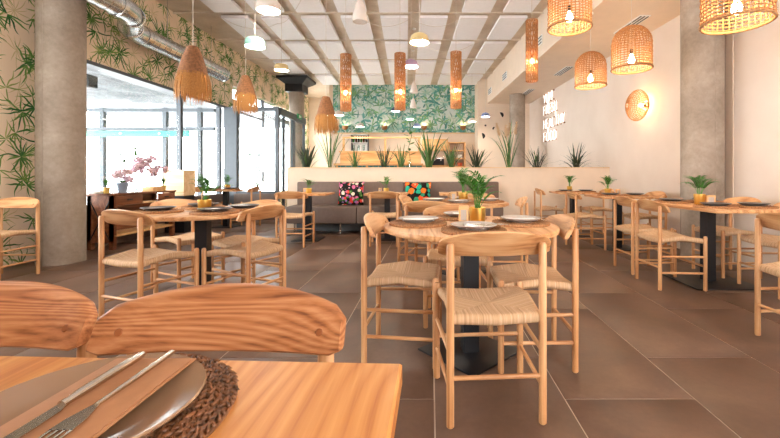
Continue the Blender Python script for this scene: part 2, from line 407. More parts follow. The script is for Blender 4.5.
# unseen rear wall behind the viewer, added with one opening to limit the daylight
rw = MB().box(LW - .25, RW(Y0) + .25, Y0 - .2, Y0, 0, 0.75).box(LW - .25, RW(Y0) + .25, Y0 - .2, Y0, 3.1, CEIL)
for a, b in ((LW - .25, 1.0), (3.0, RW(Y0) + .25)): rw.box(a, b, Y0 - .2, Y0, 0.75, 3.1)
struct(rw.build('wall_rear', M_cream), 'unseen cream wall behind the viewer, added with an opening for daylight')
# loose white cables strung under the panels
def cable(name, pts, label, r=0.004):
    n_ = 14; P_ = []
    for a, b in zip(pts, pts[1:]):
        a = Vector(a); b = Vector(b)
        for i in range(n_):
            t = i / n_; p = a.lerp(b, t); p.z -= 4 * t * (1 - t) * 0.16; P_.append(p)
    P_.append(Vector(pts[-1]))
    return tag(MB().tube(P_, r, 5).build(name, M_cable), label, 'cable', 'loose ceiling cables')
cable('ceiling_cable', [(-3.9, 7.2, 3.98), (-2.9, 7.4, 3.92), (-1.9, 6.0, 3.95)], 'white cable slung from ceiling near the bamboo wallpaper')
cable('ceiling_cable', [(-1.3, 7.2, 3.95), (-0.35, 7.1, 3.9), (0.6, 7.2, 3.95)], 'white cable slung above the cream dome pendant')
cable('ceiling_cable', [(-0.2, 8.5, 3.9), (0.9, 8.6, 3.9), (1.2, 7.3, 3.95)], 'white cable slung across the panels beside the woven tube lamps')

# low partition with planter on top
part = MB().box(-2.69, RW(7.4) + 0.02, 7.30, 7.42, 0, 1.16).box(-2.69, RW(7.7), 7.62, 7.70, 0, 1.16).box(-2.69, RW(7.6), 7.42, 7.62, 0, 1.06).box(-2.69, -2.61, 7.42, 7.62, 1.06, 1.16)
struct(part.build('wall_partition', M_cream), 'low cream partition wall behind the banquette')
struct(MB().box(-2.70, RW(7.4), 7.285, 7.43, 1.16, 1.175).build('trim_4', M_ply))

# round concrete pillars
def pillar(x, y, r, label, z1=CEIL, seams=True):
    o = thing('concrete_pillar', label, 'pillar', (x, y, 0))
    MB().lathe([(r, 0), (r, z1)], 48).build('shaft', M_conc, o)
    for a in (0.6, 0.6 + PI * 0.62, 0.6 + PI * 1.3):
        MB().box(-0.004, 0.004, -0.003, 0.004, 0, z1).build('form_seam', M_conc, o, (r * math.cos(a), r * math.sin(a), 0), (0, 0, a + PI / 2))
    for z in (1.0, 2.45):
        MB().lathe([(r + 0.0004, z), (r + 0.002, z + 0.003), (r + 0.0004, z + 0.006)], 48).build('pour_line', M_conc, o)
    return o
pillar(-4.36, 4.59, 0.222, 'round concrete pillar in front of the bamboo wallpaper at left')
pillar(3.27, 4.66, 0.22, 'round concrete pillar against the right wall')
pillar(2.43, 10.8, 0.21, 'distant round concrete pillar beyond the partition', SOFF)
p3 = pillar(-4.02, 11.7, 0.22, 'round concrete pillar with dark flared steel cap beyond the entrance', 3.55)
cap = MB(); w1, w2 = 0.26, 0.45
cap.add([(sx * w, sy * w, z) for w, z in ((w1, 3.5), (w1, 3.72), (w2, 3.86), (w2, 3.93)) for sx, sy in ((-1, -1), (1, -1), (1, 1), (-1, 1))],
        [(3, 2, 1, 0), (12, 13, 14, 15)] + [(4 * l + i, 4 * l + (i + 1) % 4, 4 * l + 4 + (i + 1) % 4, 4 * l + 4 + i) for l in range(3) for i in range(4)])
cap.build('capital', M_black, p3)
struct(MB().box(-0.012, 0.0, -0.05, 0.05, 0, SOFF).build('trim_5', M_cream, None, (RW(4.56) - 0.002, 4.56, 0), (0, 0, math.radians(3.15))))

# glazing on the left wall and the glass entrance lobby
def frame_rect(parent, pts, w=0.05, name='frame_bar'):
    for a, b in zip(pts, pts[1:]):
        a = Vector(a); b = Vector(b); d = b - a; h = w / 2
        lo = [min(a[i], b[i]) - h for i in range(3)]; hi = [max(a[i], b[i]) + h for i in range(3)]
        MB().box(lo[0], hi[0], lo[1], hi[1], lo[2], hi[2]).build(name, M_grey_frame, parent)
def pane(parent, x0, x1, y0, y1, z0, z1): MB().box(x0, x1, y0, y1, z0, z1).build('pane', M_glass, parent)
gx = LW - 0.12
w1 = struct(thing('window_1', '', '')); 
del w1['category']; w1['label'] = 'tall glazing in the left wall between pillar and entrance'
for y in (7.55, 8.95): MB().box(gx - 0.04, gx + 0.04, y - 0.04, y + 0.04, 0.0, 2.57).build('post', M_grey_frame, w1)
pane(w1, gx - 0.004, gx + 0.004, 4.86, 7.5, 0.61, 2.56); pane(w1, gx - 0.004, gx + 0.004, 7.6, 8.9, 0.61, 2.56)
w2_ = struct(thing('window_2', '', '')); del w2_['category']; w2_['label'] = 'high glazing strip in the left wall above the entrance lobby'
MB().box(LW - 0.15, LW - 0.10, 9.35, 11.3, 2.6, 2.66).build('frame_bar', M_grey_frame, w2_)
for y in (9.4, 10.3, 11.25): MB().box(LW - 0.15, LW - 0.10, y - 0.03, y + 0.03, 2.6, 3.2).build('frame_bar', M_grey_frame, w2_)
pane(w2_, LW - 0.127, LW - 0.123, 9.4, 11.3, 2.62, 3.2)
w4_ = struct(thing('window_4', '', '')); del w4_['category']; w4_['label'] = 'glazing in the left wall beyond the entrance lobby, far part added for daylight'  # glazing carried on past the lobby, to bring more daylight to the back
for y in (11.33, 12.4, 13.6, 14.87): MB().box(LW - 0.15, LW - 0.10, y - 0.03, y + 0.03, 0.8, 3.2).build('frame_bar', M_grey_frame, w4_)
pane(w4_, LW - 0.127, LW - 0.123, 11.36, 14.84, 0.8, 3.2)
# lobby: front face y = 9.0, inner side face x = -3.55
LX, LY0, LY1, LZ = -3.53, 9.0, 10.9, 2.6
w3 = struct(thing('window_3', '', '')); del w3['category']; w3['label'] = 'front glazing of the entrance lobby'
MB().box(LW, -4.46, LY0 - 0.06, LY0 + 0.10, 0, LZ).build('corner_post', M_grey_frame, w3)
MB().box(-4.46, LX - 0.05, LY0 - 0.04, LY0 + 0.04, LZ - 0.09, LZ).build('frame_bar', M_grey_frame, w3)
MB().box(-4.46, LX - 0.05, LY0 - 0.04, LY0 + 0.04, 0.60, 0.66).build('frame_bar', M_grey_frame, w3)
MB().box(LX - 0.05, LX + 0.03, LY0 - 0.05, LY0 + 0.05, 0, LZ).build('corner_post', M_grey_frame, w3)
pane(w3, -4.46, LX - 0.05, LY0 - 0.004, LY0 + 0.004, 0.66, LZ - 0.09)
struct(MB().box(-4.5, LX, LY0 - 0.10, LY0 + 0.05, 0, 0.60).build('trim_6', M_taupe))
d1 = struct(thing('door_1', '', '')); del d1['category']; d1['label'] = 'sliding glass door on the side of the entrance lobby'
MB().box(LX - 0.05, LX + 0.05, LY0 + 0.05, LY1, LZ - 0.16, LZ).build('door_head', M_grey_frame, d1)
for y in (9.35, 9.95, 10.05, 10.85): MB().box(LX - 0.03, LX + 0.03, y - 0.03, y + 0.03, 0, LZ - 0.16).build('door_stile', M_grey_frame, d1)
for a, b in ((9.05, 9.32), (9.38, 9.92), (10.08, 10.82)): pane(d1, LX - 0.004, LX + 0.004, a, b, 0.05, LZ - 0.16)
MB().box(LW, LX, LY0, LY1, LZ, LZ + 0.03).build('lobby_roof', M_glass, d1)
es = thing('exit_sign', 'small green emergency exit sign above the sliding door', 'sign', (LX + 0.06, 10.3, LZ - 0.02))
MB().box(-0.01, 0.012, -0.16, 0.16, -0.06, 0.06).build('sign_panel', plain('exit_green', srgb(30, 150, 84), 0.4), es)
MB().box(0.012, 0.014, -0.03, 0.03, -0.035, 0.035).box(0.012, 0.014, 0.04, 0.12, -0.012, 0.012).build('pictogram', M_white, es)

# covered terrace outside the left glazing
struct(MB().box(-11.0, LW - 0.25, 3.0, 15.0, -0.12, -0.01).build('terrace_floor', M_paving), 'terrace paving outside the glazing')
struct(MB().box(-9.6, LW - 0.25, 3.5, 14.5, 2.80, 2.95).build('terrace_ceiling', M_perf), 'textured grey terrace roof seen through the glazing')
tf = thing('terrace_screen', 'grey framed terrace windscreen with pale aqua blind seen through the left glazing', 'windscreen', (0, 9.2, 0))
for x in (-8.9, -7.75, -6.27, -5.45): MB().box(x - 0.045, x + 0.045, -0.05, 0.05, 0, 2.62).build('post', M_grey_frame, tf)
for z in (2.56, 2.12): MB().box(-9.0, -5.1, -0.045, 0.045, z - 0.04, z + 0.04).build('crossbar', M_grey_frame, tf)
MB().rbox(-8.55, -5.62, -0.16, -0.10, 1.92, 2.06, 0.01).build('blind_box', M_aqua, tf)
for x in (-7.2, -6.3): MB().ball((x, -0.17, 2.0), 0.03, 8).build('lamp_dot', M_white, tf)
ts = thing('outdoor_heater', 'black box shaped outdoor heater under the terrace roof beside the left pillar', 'heater', (-5.45, 6.1, 2.5))
MB().rbox(-0.16, 0.16, -0.09, 0.09, -0.1, 0.1, 0.02).build('housing', M_black, ts)
MB().box(-0.14, 0.14, -0.1, -0.09, -0.06, 0.06).build('grille', M_grey_frame, ts)
MB().rod((0, 0, 0.1), (0, 0, 0.3), 0.012).build('bracket', M_grey_frame, ts)

# spiral duct along the left wall
dp = [(-3.98, 1.0, 3.20), (-3.98, 4.95, 3.20), (-4.0, 5.12, 3.20), (-4.06, 5.26, 3.19), (-4.18, 5.42, 3.18), (-4.30, 5.56, 3.17), (-4.38, 5.70, 3.16), (-4.40, 5.90, 3.16), (-4.40, 8.25, 3.16)]
duct = thing('ventilation_duct', 'galvanised steel spiral duct along the bamboo wallpaper wall', 'duct', (0, 0, 0))
MB().tube(dp, 0.145, 24).build('pipe', M_galv, duct)
ring_me = None
for i in range(60):
    y = 1.2 + 0.13 * i
    if 4.9 < y < 5.95 or y > 8.2: continue
    x = -3.98 if y < 5.3 else -4.40; z = 3.20 if y < 5.3 else 3.16
    if ring_me is None: ring_me = MB().lathe([(0.1445, -0.008), (0.151, 0), (0.1445, 0.008)], 24).mesh('seam', M_galv)
    link('seam', ring_me, duct, (x, y, z), (PI / 2 + 0.12, 0, 0))
for (x, y, z) in ((-3.98, 4.93, 3.20), (-4.40, 5.93, 3.16), (-4.40, 8.22, 3.16), (-4.06, 5.28, 3.19), (-4.32, 5.60, 3.17)):
    MB().lathe([(0.146, -0.03), (0.156, -0.026), (0.156, 0.026), (0.146, 0.03)], 24).build('collar', M_galv, duct, (x, y, z), (PI / 2, 0, 0 if x in (-3.98, -4.40) else 0.7))
for y in (2.4, 4.4, 6.5, 7.8):
    x = -3.98 if y < 5.3 else -4.40
    MB().rod((x, y, 3.30), (x, y, CEIL), 0.005, n=6).build('hanger', M_galv, duct)

# grilles
def grille(loc, rz, w, h, n_, label, flat=False):
    g = thing('air_grille', label, 'grille', loc, rz, 'air grilles of the dropped ceiling')
    if flat:
        MB().box(-w / 2, w / 2, -h / 2, h / 2, -0.012, 0.0).build('grille_frame', M_white, g)
        for i in range(n_):
            y = -h / 2 + h * (i + 0.5) / n_; MB().box(-w / 2 + .02, w / 2 - .02, y - .008, y + .008, -0.02, -0.012).build('slat', M_grey_frame, g)
    else:
        MB().box(-0.012, 0.0, -w / 2, w / 2, -h / 2, h / 2).build('grille_frame', M_white, g)
        for i in range(n_):
            z = -h / 2 + h * (i + 0.5) / n_; MB().box(-0.02, -0.012, -w / 2 + .02, w / 2 - .02, z - .012, z + .012).build('slat', M_grey_frame, g)
ang = math.atan(0.060)
for y, lb in ((11.7, 'farthest small grille on the dropped ceiling face'), (9.94, 'small grille mid way along the dropped ceiling face'), (7.4, 'small grille behind the right woven tube lamp')):
    grille((SX(y), y, 3.56), ang, 0.42, 0.17, 3, lb)
for (x, y, lb) in ((2.98, 5.75, 'linear grille in soffit above the round wicker wall light'), (2.85, 8.3, 'linear grille in soffit behind the wicker dome lamp'), (2.62, 10.4, 'far linear grille in soffit near neon sign')):
    grille((x, y, SOFF), PI / 2 + ang, 0.7, 0.16, 3, lb, True)

# ------------------------------------------------------------------ chairs
def seat_mesh():
    m = MB(); n = 48; RH = 0.195
    prof = [(0.0, 0.443), (0.15, 0.444), (0.35, 0.447), (0.55, 0.451), (0.75, 0.456), (0.88, 0.460), (0.95, 0.461), (1.0, 0.456), (1.025, 0.445), (1.03, 0.434), (1.01, 0.423), (0.96, 0.417), (0.8, 0.417), (0.0, 0.425)]
    rings = []
    vs = []
    for q, (mm, z) in enumerate(prof):
        ring = []
        for i in range(n):
            t = 4.0 * i / n; k = int(t) % 4; u = (t - int(t)) * 2 - 1
            a, b = ((u, -1), (1, u), (-u, 1), (-1, -u))[k]
            sector_side = 1.5 if k in (1, 3) else -0.7                # side rails sit higher, the front and back dip
            puff = (1 - abs(u)) * mm
            zz = z + (0.026 if k in (1, 3) else -0.010) * (1 - abs(u)) * min(mm, 1.0) * (1.0 if q < 12 else 0.5)
            mx = mm
            x = a * mx * (0.197 + 0.0115 * b * mx); y = b * mx * RH
            ring.append(len(vs)); vs.append((x, y, zz))
            if mm == 0: pass
        rings.append(ring)
    fs = []
    for a, b in zip(rings, rings[1:]):
        for i in range(n): j = (i + 1) % n; fs.append((a[i], a[j], b[j], b[i]))
    m.add(vs, fs, True); me = m.mesh('seat', M_cord, 60)
    bm = bmesh.new(); bm.from_mesh(me); bmesh.ops.remove_doubles(bm, verts=bm.verts, dist=1e-5); bm.to_mesh(me); bm.free()
    return me
def board_mesh(mat):
    m = MB(); NX = 24; W = 0.237; th = 0.011
    vs = []; fs = []
    for i in range(NX + 1):
        u = -1 + 2 * i / NX; x = W * u
        yc = -0.166 + 0.62 * (x * x - 0.19 ** 2)
        top = 0.802 - 0.036 * abs(u) ** 2.2; bot = 0.694 - 0.004 * (1 - u * u)
        e = max(0.0, (abs(u) - 0.90) / 0.10); top -= 0.012 * e * e; bot += 0.008 * e * e
        nx, ny = -1.24 * x, 1.0; l = math.hypot(nx, ny); nx /= l; ny /= l
        sec = [(-th, bot + .004), (-th * .6, bot), (th * .6, bot), (th, bot + .004), (th, top - .006), (th * .4, top), (-th * .4, top), (-th, top - .006)]
        for d, z in sec: vs.append((x + nx * d, yc + 0.007 + ny * d - 0.52 * (z - 0.728), z))
    k = 8
    for i in range(NX):
        for j in range(k): fs.append((i * k + j, i * k + (j + 1) % k, (i + 1) * k + (j + 1) % k, (i + 1) * k + j))
    fs.append(tuple(range(k))); fs.append(tuple(NX * k + j for j in range(k)))
    m.add(vs, fs, True); return m.mesh('backrest', mat, 50)
def make_chair(board_mat=None):
    c = thing('dining_chair', 'x', 'chair')
    rp = MB().rod((0, 0, 0), (0, 0, 0.752), 0.0160, 0.0165, 16, 0.006).mesh('leg', M_oak_z)
    fp = MB().rod((0, 0, 0), (0, 0, 0.487), 0.0160, 0.0165, 16, 0.010).mesh('leg', M_oak_z)
    for s in (-1, 1):
        link('leg', rp, c, (s * 0.1925, -0.195, 0)); link('leg', fp, c, (s * 0.215, 0.195, 0))
    link('seat', seat_mesh(), c)
    b = link('backrest', board_mesh(board_mat or M_oak_x), c)
    for s in (-1, 1):
        link('plug', MB().rod((0, 0, 0), (0, 0.004, 0), 0.0085, n=12).mesh('plug', M_plug), b, (s * 0.1925, -0.1500, 0.728), (0.48, 0, s * 0.2))
    r = 0.0098
    for s in (-1, 1):
        for z in (0.155, 0.300):
            MB().rod((s * 0.1925, -0.195, z), (s * 0.215, 0.195, z), r, n=10).build('stretcher', M_oak_y, c)
    MB().rod((-0.1925, -0.195, 0.200), (0.1925, -0.195, 0.200), r, n=10).build('stretcher', M_oak_x, c)
    for z in (0.215,): MB().rod((-0.215, 0.195, z), (0.215, 0.195, z), r, n=10).build('stretcher', M_oak_x, c)
    return c
proto = make_chair(); proto_front = None
first = {}
def chair(x, y, fx, fy, label, group):
    if not first: first[0] = 1; o = proto
    else: o = copy_tree(proto)
    o.location = (x, y, 0); o.rotation_euler = (0, 0, math.atan2(fy, fx) - PI / 2); o['label'] = label; o['group'] = group
    return o
g1 = 'chairs around the front round table'
chair(0.262, 1.79, -0.066, 0.998, 'nearest oak chair with woven seat, its back to the viewer at the front round table', g1)
chair(-0.150, 2.285, 0.996, -0.07, 'oak chair on the left side of the front round table, seen side on', g1)
chair(0.570, 2.225, -1, 0.03, 'oak chair on the right side of the front round table, seat turned left', g1)
chair(0.185, 2.81, 0, -1, 'oak chair on the far side of the front round table, backrest above its top', g1)
g2 = 'chairs around the second round table'
chair(0.02, 3.66, 0.25, 0.97, 'oak chair with bright curved backrest just behind the front table, its back to the viewer', g2)
chair(-0.12, 4.43, 0.98, -0.15, 'oak chair on the left side of the second round table, below the floral cushions', g2)
chair(0.80, 4.12, -0.98, 0.1, 'oak chair on the right side of the second round table', g2)
chair(0.56, 4.80, -0.2, -0.98, 'oak chair on the far side of the second round table, facing the viewer', g2)
g3 = 'chairs facing the banquette'
chair(-1.98, 5.69, 0, 1, 'oak chair at the left banquette table, its back to the viewer', g3)
chair(-0.665, 5.76, 0, 1, 'oak chair at the middle banquette table between the two cushions', g3)
chair(0.50, 5.76, 0.03, 1, 'oak chair at the right banquette table, mostly behind pot plants', g3)
g6 = 'chairs around the left round table'
chair(-2.01, 2.785, 0.33, 0.94, 'oak chair on the near left of the left round table, side turned to the viewer', g6)
chair(-1.435, 3.04, -0.95, 0.31, 'oak chair on the near right of the left round table, facing left', g6)
chair(-1.61, 3.43, -0.5, -0.866, 'oak chair at the far right of the left round table, only its curved backrest clear', g6)
chair(-2.26, 3.62, 0.92, -0.39, 'oak chair at the far left of the left round table, nearest the sideboard', g6)
chair(-4.27, 3.84, 0, -1, 'pale oak chair by bamboo wallpaper beside the left pillar', 'single chairs at the edges')
g7 = 'chairs at the small table by the entrance glazing'
chair(-4.45, 7.72, 1, 0, 'small distant oak chair left of the table by the entrance glazing', g7)
chair(-3.66, 7.72, -1, 0, 'small distant oak chair right of the table by the entrance glazing', g7)
g8 = 'chairs at the long table by the right pillar'
chair(2.25, 3.66, 1, 0.0, 'nearer oak chair on the left side of the long right hand table', g8)
chair(2.29, 4.20, 1, 0.0, 'farther oak chair on the left side of the long right hand table', g8)
chair(3.09, 4.05, -1, 0.0, 'oak chair between the right pillar and the long right hand table', g8)
chair(3.09, 3.42, -1, 0.0, 'oak chair on the wall side of the long right table at picture edge', g8)
g9 = 'chairs at the tables before the right wall'
chair(2.205, 5.53, 1, 0.0, 'oak chair left of the table by the right wall, seen through the front chairs', g9)
chair(3.03, 5.50, -1, 0.0, 'oak chair against the right wall below the round wicker wall light', g9)
chair(2.06, 6.72, 1, 0.0, 'oak chair left of the corner table against the cream partition', g9)
chair(2.87, 6.66, -1, 0.0, 'oak chair right of the corner table against the cream partition', g9)
chair(2.30, 2.30, 1, 0.0, 'oak chair at the right edge of the picture, standing closest on that side', 'single chairs at the edges')
# two chairs pushed up to the foreground table: reddish ash backrests
fb = board_mesh(M_fgboard)
def fchair(x, y, label, rz=0.0):
    o = chair(x, y, math.sin(rz), -math.cos(rz), label, 'chairs at the foreground table')
    for ch in o.children:
        if ch.name.startswith('backrest'): ch.data = fb
    return o
fchair(-0.404, 0.594, 'chair with wide arched ash backrest facing us across the foreground table')
fchair(-0.908, 0.614, 'chair with ash backrest cut by the left picture edge at the foreground table')

# ------------------------------------------------------------------ tables
def table_legs(t, h, s, rz, pw=0.045):
    MB().rbox(-s / 2, s / 2, -s / 2, s / 2, 0.0005, 0.012, 0.003).build('base_plate', M_black, t, None, (0, 0, rz))
    MB().box(-pw, pw, -pw, pw, 0.012, h).build('post', M_black, t, None, (0, 0, rz if pw > 0.05 else 0.12))
    MB().box(-0.16, 0.16, -0.16, 0.16, h - 0.008, h).build('top_plate', M_black, t)
def round_table(x, y, label, D=1.0, top=0.742):
    t = thing('round_table', label, 'table', (x, y, 0), 0, 'round dining tables'); R = D / 2
    MB().lathe([(0, top - .030), (R - .012, top - .030), (R - .002, top - .026), (R, top - .018), (R, top - .006), (R - .004, top - .001), (R - .01, top), (0, top)], 64).build('tabletop', M_oak_y, t)
    table_legs(t, top - .030, 0.43, 0.75, 0.045); return t
def square_table(x, y, w, d, label, top=0.742, s=0.42):
    t = thing('square_table', label, 'table', (x, y, 0), 0, 'rectangular dining tables')
    MB().rbox(-w / 2, w / 2, -d / 2, d / 2, top - .03, top, 0.005).build('tabletop', M_oak_y, t)
    table_legs(t, top - .03, s, 0.0); return t
T1 = (0.232, 2.27); T2 = (0.33, 4.12); T6 = (-1.83, 3.13); T8 = (2.70, 3.77); T9 = (2.64, 5.47); T10 = (2.46, 6.65)
round_table(*T1, 'round oak table with black pedestal standing nearest the middle of the room')
round_table(*T2, 'round oak table directly behind the front round table')
round_table(*T6, 'round oak table on the left near the sideboard')
square_table(-1.94, 6.20, 0.70, 0.62, 'small oak table at the left end of the banquette')
square_table(-0.69, 6.26, 0.66, 0.62, 'small oak table in front of the banquette between two cushions')
square_table(0.50, 6.26, 0.70, 0.62, 'small oak table at the right end of the banquette')
square_table(-4.06, 7.72, 0.62, 0.62, 'small distant oak table by the entrance glazing')
square_table(*T8, 0.68, 1.15, 'long oak table beside the right pillar', 0.742, 0.62)
square_table(*T9, 0.66, 0.70, 'oak table along the right wall below the neon sign')
square_table(*T10, 0.66, 0.60, 'oak table in the corner of partition and right wall')
# foreground table
ft = thing('dining_table', 'orange pine table top filling the lower left foreground', 'table', (0, 0, 0))
poly = [(-1.35, -0.25), (-0.050, -0.25), (-0.043, 0.600), (-1.35, 0.652)]
bm_ = MB(); n_ = 4; e = 0.004
inn = [(-1.346, -0.246), (-0.054, -0.246), (-0.047, 0.596), (-1.346, 0.648)]
bm_.add([(x, y, 0.708) for x, y in poly] + [(x, y, 0.736) for x, y in poly] + [(x, y, 0.740) for x, y in inn],
        [(3, 2, 1, 0), (8, 9, 10, 11)] + [(4 * l + i, 4 * l + (i + 1) % 4, 4 * l + 4 + (i + 1) % 4, 4 * l + 4 + i) for l in range(2) for i in range(4)])
bm_.build('tabletop', M_pine, ft)
MB().box(-0.73, -0.64, -0.02, 0.07, 0.012, 0.708).build('post', M_black, ft)
MB().rbox(-0.95, -0.42, -0.24, 0.29, 0.0005, 0.012, 0.003).build('base_plate', M_black, ft)

# ------------------------------------------------------------------ table settings
def mat_mesh(R=0.168):
    prof = [(0, 0.002)]; k = 15
    for i in range(k):
        r0 = R * i / k; r1 = R * (i + 1) / k
        prof += [(r0 + (r1 - r0) * .15 + 1e-4, 0.010), (r0 + (r1 - r0) * .5, 0.0165), (r0 + (r1 - r0) * .85, 0.010)]
    prof += [(R, 0.003), (R - .003, 0.0), (0, 0.0)]
    m = MB().lathe(prof, 72); k2 = 0
    for i, (x, y, z) in enumerate(m.v):                      # braided lumps along every coil
        r_ = math.hypot(x, y)
        if z > 0.009 and r_ > 0.01:
            a_ = math.atan2(y, x); ri = int(r_ / R * 15)
            m.v[i] = (x, y, z + 0.0032 * math.sin(a_ * 36 + ri * 2.1))
    return m.mesh('placemat', M_mat_pale, 180)
def plate_prof(R, dz=0.0):
    return [(0, .004), (R * .60, .004), (R * .62, 0), (R * .66, 0), (R * .70, .005), (R * .98, .020), (R, .022), (R - .002, .0245), (R * .95, .0225), (R * .72, .011), (R * .62, .0085), (0, .008)]
mat_me = mat_mesh(); plate_me = {'pale': MB().lathe(plate_prof(0.118), 40).mesh('plate', M_plate_pale), 'dark': MB().lathe(plate_prof(0.118), 40).mesh('plate', M_plate_dark)}
nap_me = MB().rbox(-0.045, 0.045, -0.09, 0.09, 0, 0.006, 0.002).mesh('napkin', M_white)
TZ = 0.742
def setting(x, y, where, kind, napkin=True, rz=0.0):
    tag(link('placemat', mat_me, None, (x, y, TZ)), 'round woven placemat ' + where, 'placemat', 'woven placemats')
    tag(link('plate', plate_me[kind], None, (x, y, TZ + .0165)), ('pale' if kind == 'pale' else 'dark grey') + ' dinner plate ' + where, 'plate', 'dinner plates')
    if napkin: tag(link('napkin', nap_me, None, (x, y, TZ + .0255), (0, 0, rz)), 'folded white napkin on the plate ' + where, 'napkin', 'folded napkins')
def around(T, r, angs, names, kind, nm, napkin=True):
    for a, w in zip(angs, names):
        setting(T[0] + r * math.cos(math.radians(a)), T[1] + r * math.sin(math.radians(a)), 'at the %s of the %s' % (w, nm), kind, napkin, math.radians(a + 90))
around(T1, 0.30, (182, 95, 2, 268), ('left side', 'far side', 'right side', 'near side'), 'pale', 'front round table')
around(T2, 0.29, (180, 90, 0, 262), ('left side', 'far side', 'right side', 'near side'), 'pale', 'second round table')
around(T6, 0.30, (205, 120, 20, 315), ('left side', 'far side', 'right side', 'near right side'), 'dark', 'left round table')
for (dx, dy, w) in ((-0.169, -0.33, 'near left corner'), (0.169, -0.33, 'near right corner'), (-0.169, 0.29, 'far left corner'), (0.169, 0.29, 'far right corner')):
    setting(T8[0] + dx, T8[1] + dy, 'at the %s of the long right hand table' % w, 'dark', False)
for (dx, dy, w) in ((-0.168, 0, 'left side'), (0.168, 0.0, 'right side')):
    setting(T9[0] + dx, T9[1] + dy - 0.15, 'at the %s of the table by the right wall' % w, 'dark', False)
    setting(T10[0] + dx, T10[1] + dy - 0.1, 'at the %s of the corner table by the partition' % w, 'dark', False)
    setting(-4.06 + dx, 7.60, 'at the %s of the distant table by the entrance glazing' % w, 'dark', False)
# cutlery by the near setting of the front table
def knife_fork(loc, rz, where):
    k = thing('knife', 'steel table knife ' + where, 'knife', loc, rz, 'cutlery')
    MB().rbox(-0.0055, 0.0055, -0.105, -0.005, 0.0, 0.006, 0.002).build('handle', M_steel, k)
    MB().prism([(-0.006, -0.005), (0.007, -0.005), (0.0105, 0.02), (0.010, 0.08), (0.004, 0.105), (-0.006, 0.108)], 0.002, 0.0035).build('blade', M_steel, k)
    c, s = math.cos(rz), math.sin(rz)
    f = thing('fork', 'steel table fork ' + where, 'fork', (loc[0] + 0.030 * c, loc[1] + 0.030 * s, loc[2]), rz, 'cutlery')
    MB().rbox(-0.005, 0.005, -0.105, 0.03, 0.0, 0.004, 0.0015).build('handle', M_steel, f)
    h = MB().prism([(-0.004, 0.03), (0.004, 0.03), (0.012, 0.055), (0.012, 0.068), (-0.012, 0.068), (-0.012, 0.055)], 0.001, 0.003)
    hd = h.build('head', M_steel, f)
    for i in range(4):
        x = -0.0102 + 0.0068 * i
        MB().box(x - .0016, x + .0016, 0.066, 0.104, 0.001, 0.003).build('tine', M_steel, hd)
knife_fork((T1[0] + 0.055, T1[1] - 0.285, TZ + 0.0335), -1.2, 'at the near side of the front round table')

# foreground place setting
FX, FY = -0.402, 0.452
m_ = thing('placemat', 'dark braided seagrass placemat on the foreground pine table', 'placemat', (FX, FY, 0.740))
MB().lathe([(0, 0.0), (0.158, 0.0), (0.160, 0.003), (0.158, 0.005), (0, 0.005)], 64).build('backing', M_mat, m_)
br = MB(); rr = random.Random(3)
ico = [(0, -1, 0), (0.0, -0.45, 0.85), (0.8, -0.45, -0.2), (-0.8, -0.45, -0.2), (0, 0.45, 0.85), (0.8, 0.45, -0.2), (-0.8, 0.45, -0.2), (0, 1, 0)]
icf = [(0, 2, 1), (0, 3, 2), (0, 1, 3), (1, 2, 5, 4), (2, 3, 6, 5), (3, 1, 4, 6), (7, 4, 5), (7, 5, 6), (7, 6, 4)]
for i in range(7):
    r = 0.094 + 0.0098 * i; cnt = int(2 * PI * r / 0.0105)
    for j in range(cnt):
        a = 2 * PI * (j + 0.37 * i + rr.uniform(-.12, .12)) / cnt
        for w in (-1, 1):
            c = Vector((r + w * 0.0022, 0, 0.0062 + rr.uniform(-.0012, .0020)))
            tilt = w * 0.62 + rr.uniform(-.12, .12); L = 0.0100 * rr.uniform(.85, 1.2); wd = 0.0036 * rr.uniform(.85, 1.2)
            ca, sa = math.cos(a + (0.25 / cnt if w > 0 else 0)), math.sin(a + (0.25 / cnt if w > 0 else 0))
            vs = []
            for (px, py, pz) in ico:
                x, y, z = px * wd, py * L, pz * 0.0046
                x, y = x * math.cos(tilt) - y * math.sin(tilt), x * math.sin(tilt) + y * math.cos(tilt)
                x += c.x; z += c.z; vs.append((x * ca - y * sa, x * sa + y * ca, z))
            br.add(vs, icf, True)
b_ = link('braid', br.mesh('braid', M_mat, 180), m_); b_['kind'] = 'stuff'
pl_ = tag(MB().lathe([(0, .004), (.07, .004), (.072, 0), (.078, 0), (.083, .005), (.119, .0145), (.1225, .0172), (.1232, .0195), (.1215, .0212), (.118, .0205), (.085, .0120), (.075, .0100), (0, .0098)], 96).build('plate', M_plate, None, (FX, FY, 0.7455)),
          'glossy brown stoneware plate in the lower left foreground', 'plate', 'dinner plates')
np_ = thing('napkin', 'folded kraft paper cutlery pouch lying on the brown foreground plate', 'napkin', (FX + 0.012, FY - 0.012, 0.7675), 0.0, 'folded napkins')
MB().rbox(-0.055, 0.058, -0.135, 0.112, 0.0, 0.0022, 0.0008).build('back_sheet', M_kraft, np_)
MB().rbox(-0.052, 0.055, -0.135, 0.105, 0.0023, 0.0042, 0.0008).build('front_sheet', M_kraft, np_)
kz = 0.7722
k = thing('knife', 'large steel knife on the foreground plate', 'knife', (-0.407, FY, kz), 0.0, 'cutlery')
MB().tube([(0, 0.098, 0.004), (0, 0.094, 0.004), (0, 0.05, 0.0045), (0, 0.0, 0.0045), (0, -0.016, 0.004), (0, -0.020, 0.004)], 0.0050, 12, False, [0.75, 1.0, 1.1, 1.05, 0.8, 0.7]).build('handle', M_steel, k)
MB().tube([(0, -0.018, 0.004), (0, -0.024, 0.004)], 0.0046, 12).build('bolster', M_steel, k)
MB().prism([(-0.0045, -0.022), (0.0045, -0.022), (0.0095, -0.034), (0.0105, -0.06), (0.0095, -0.095), (0.003, -0.122), (-0.0055, -0.128)], 0.0028, 0.0042).build('blade', M_steel, k)
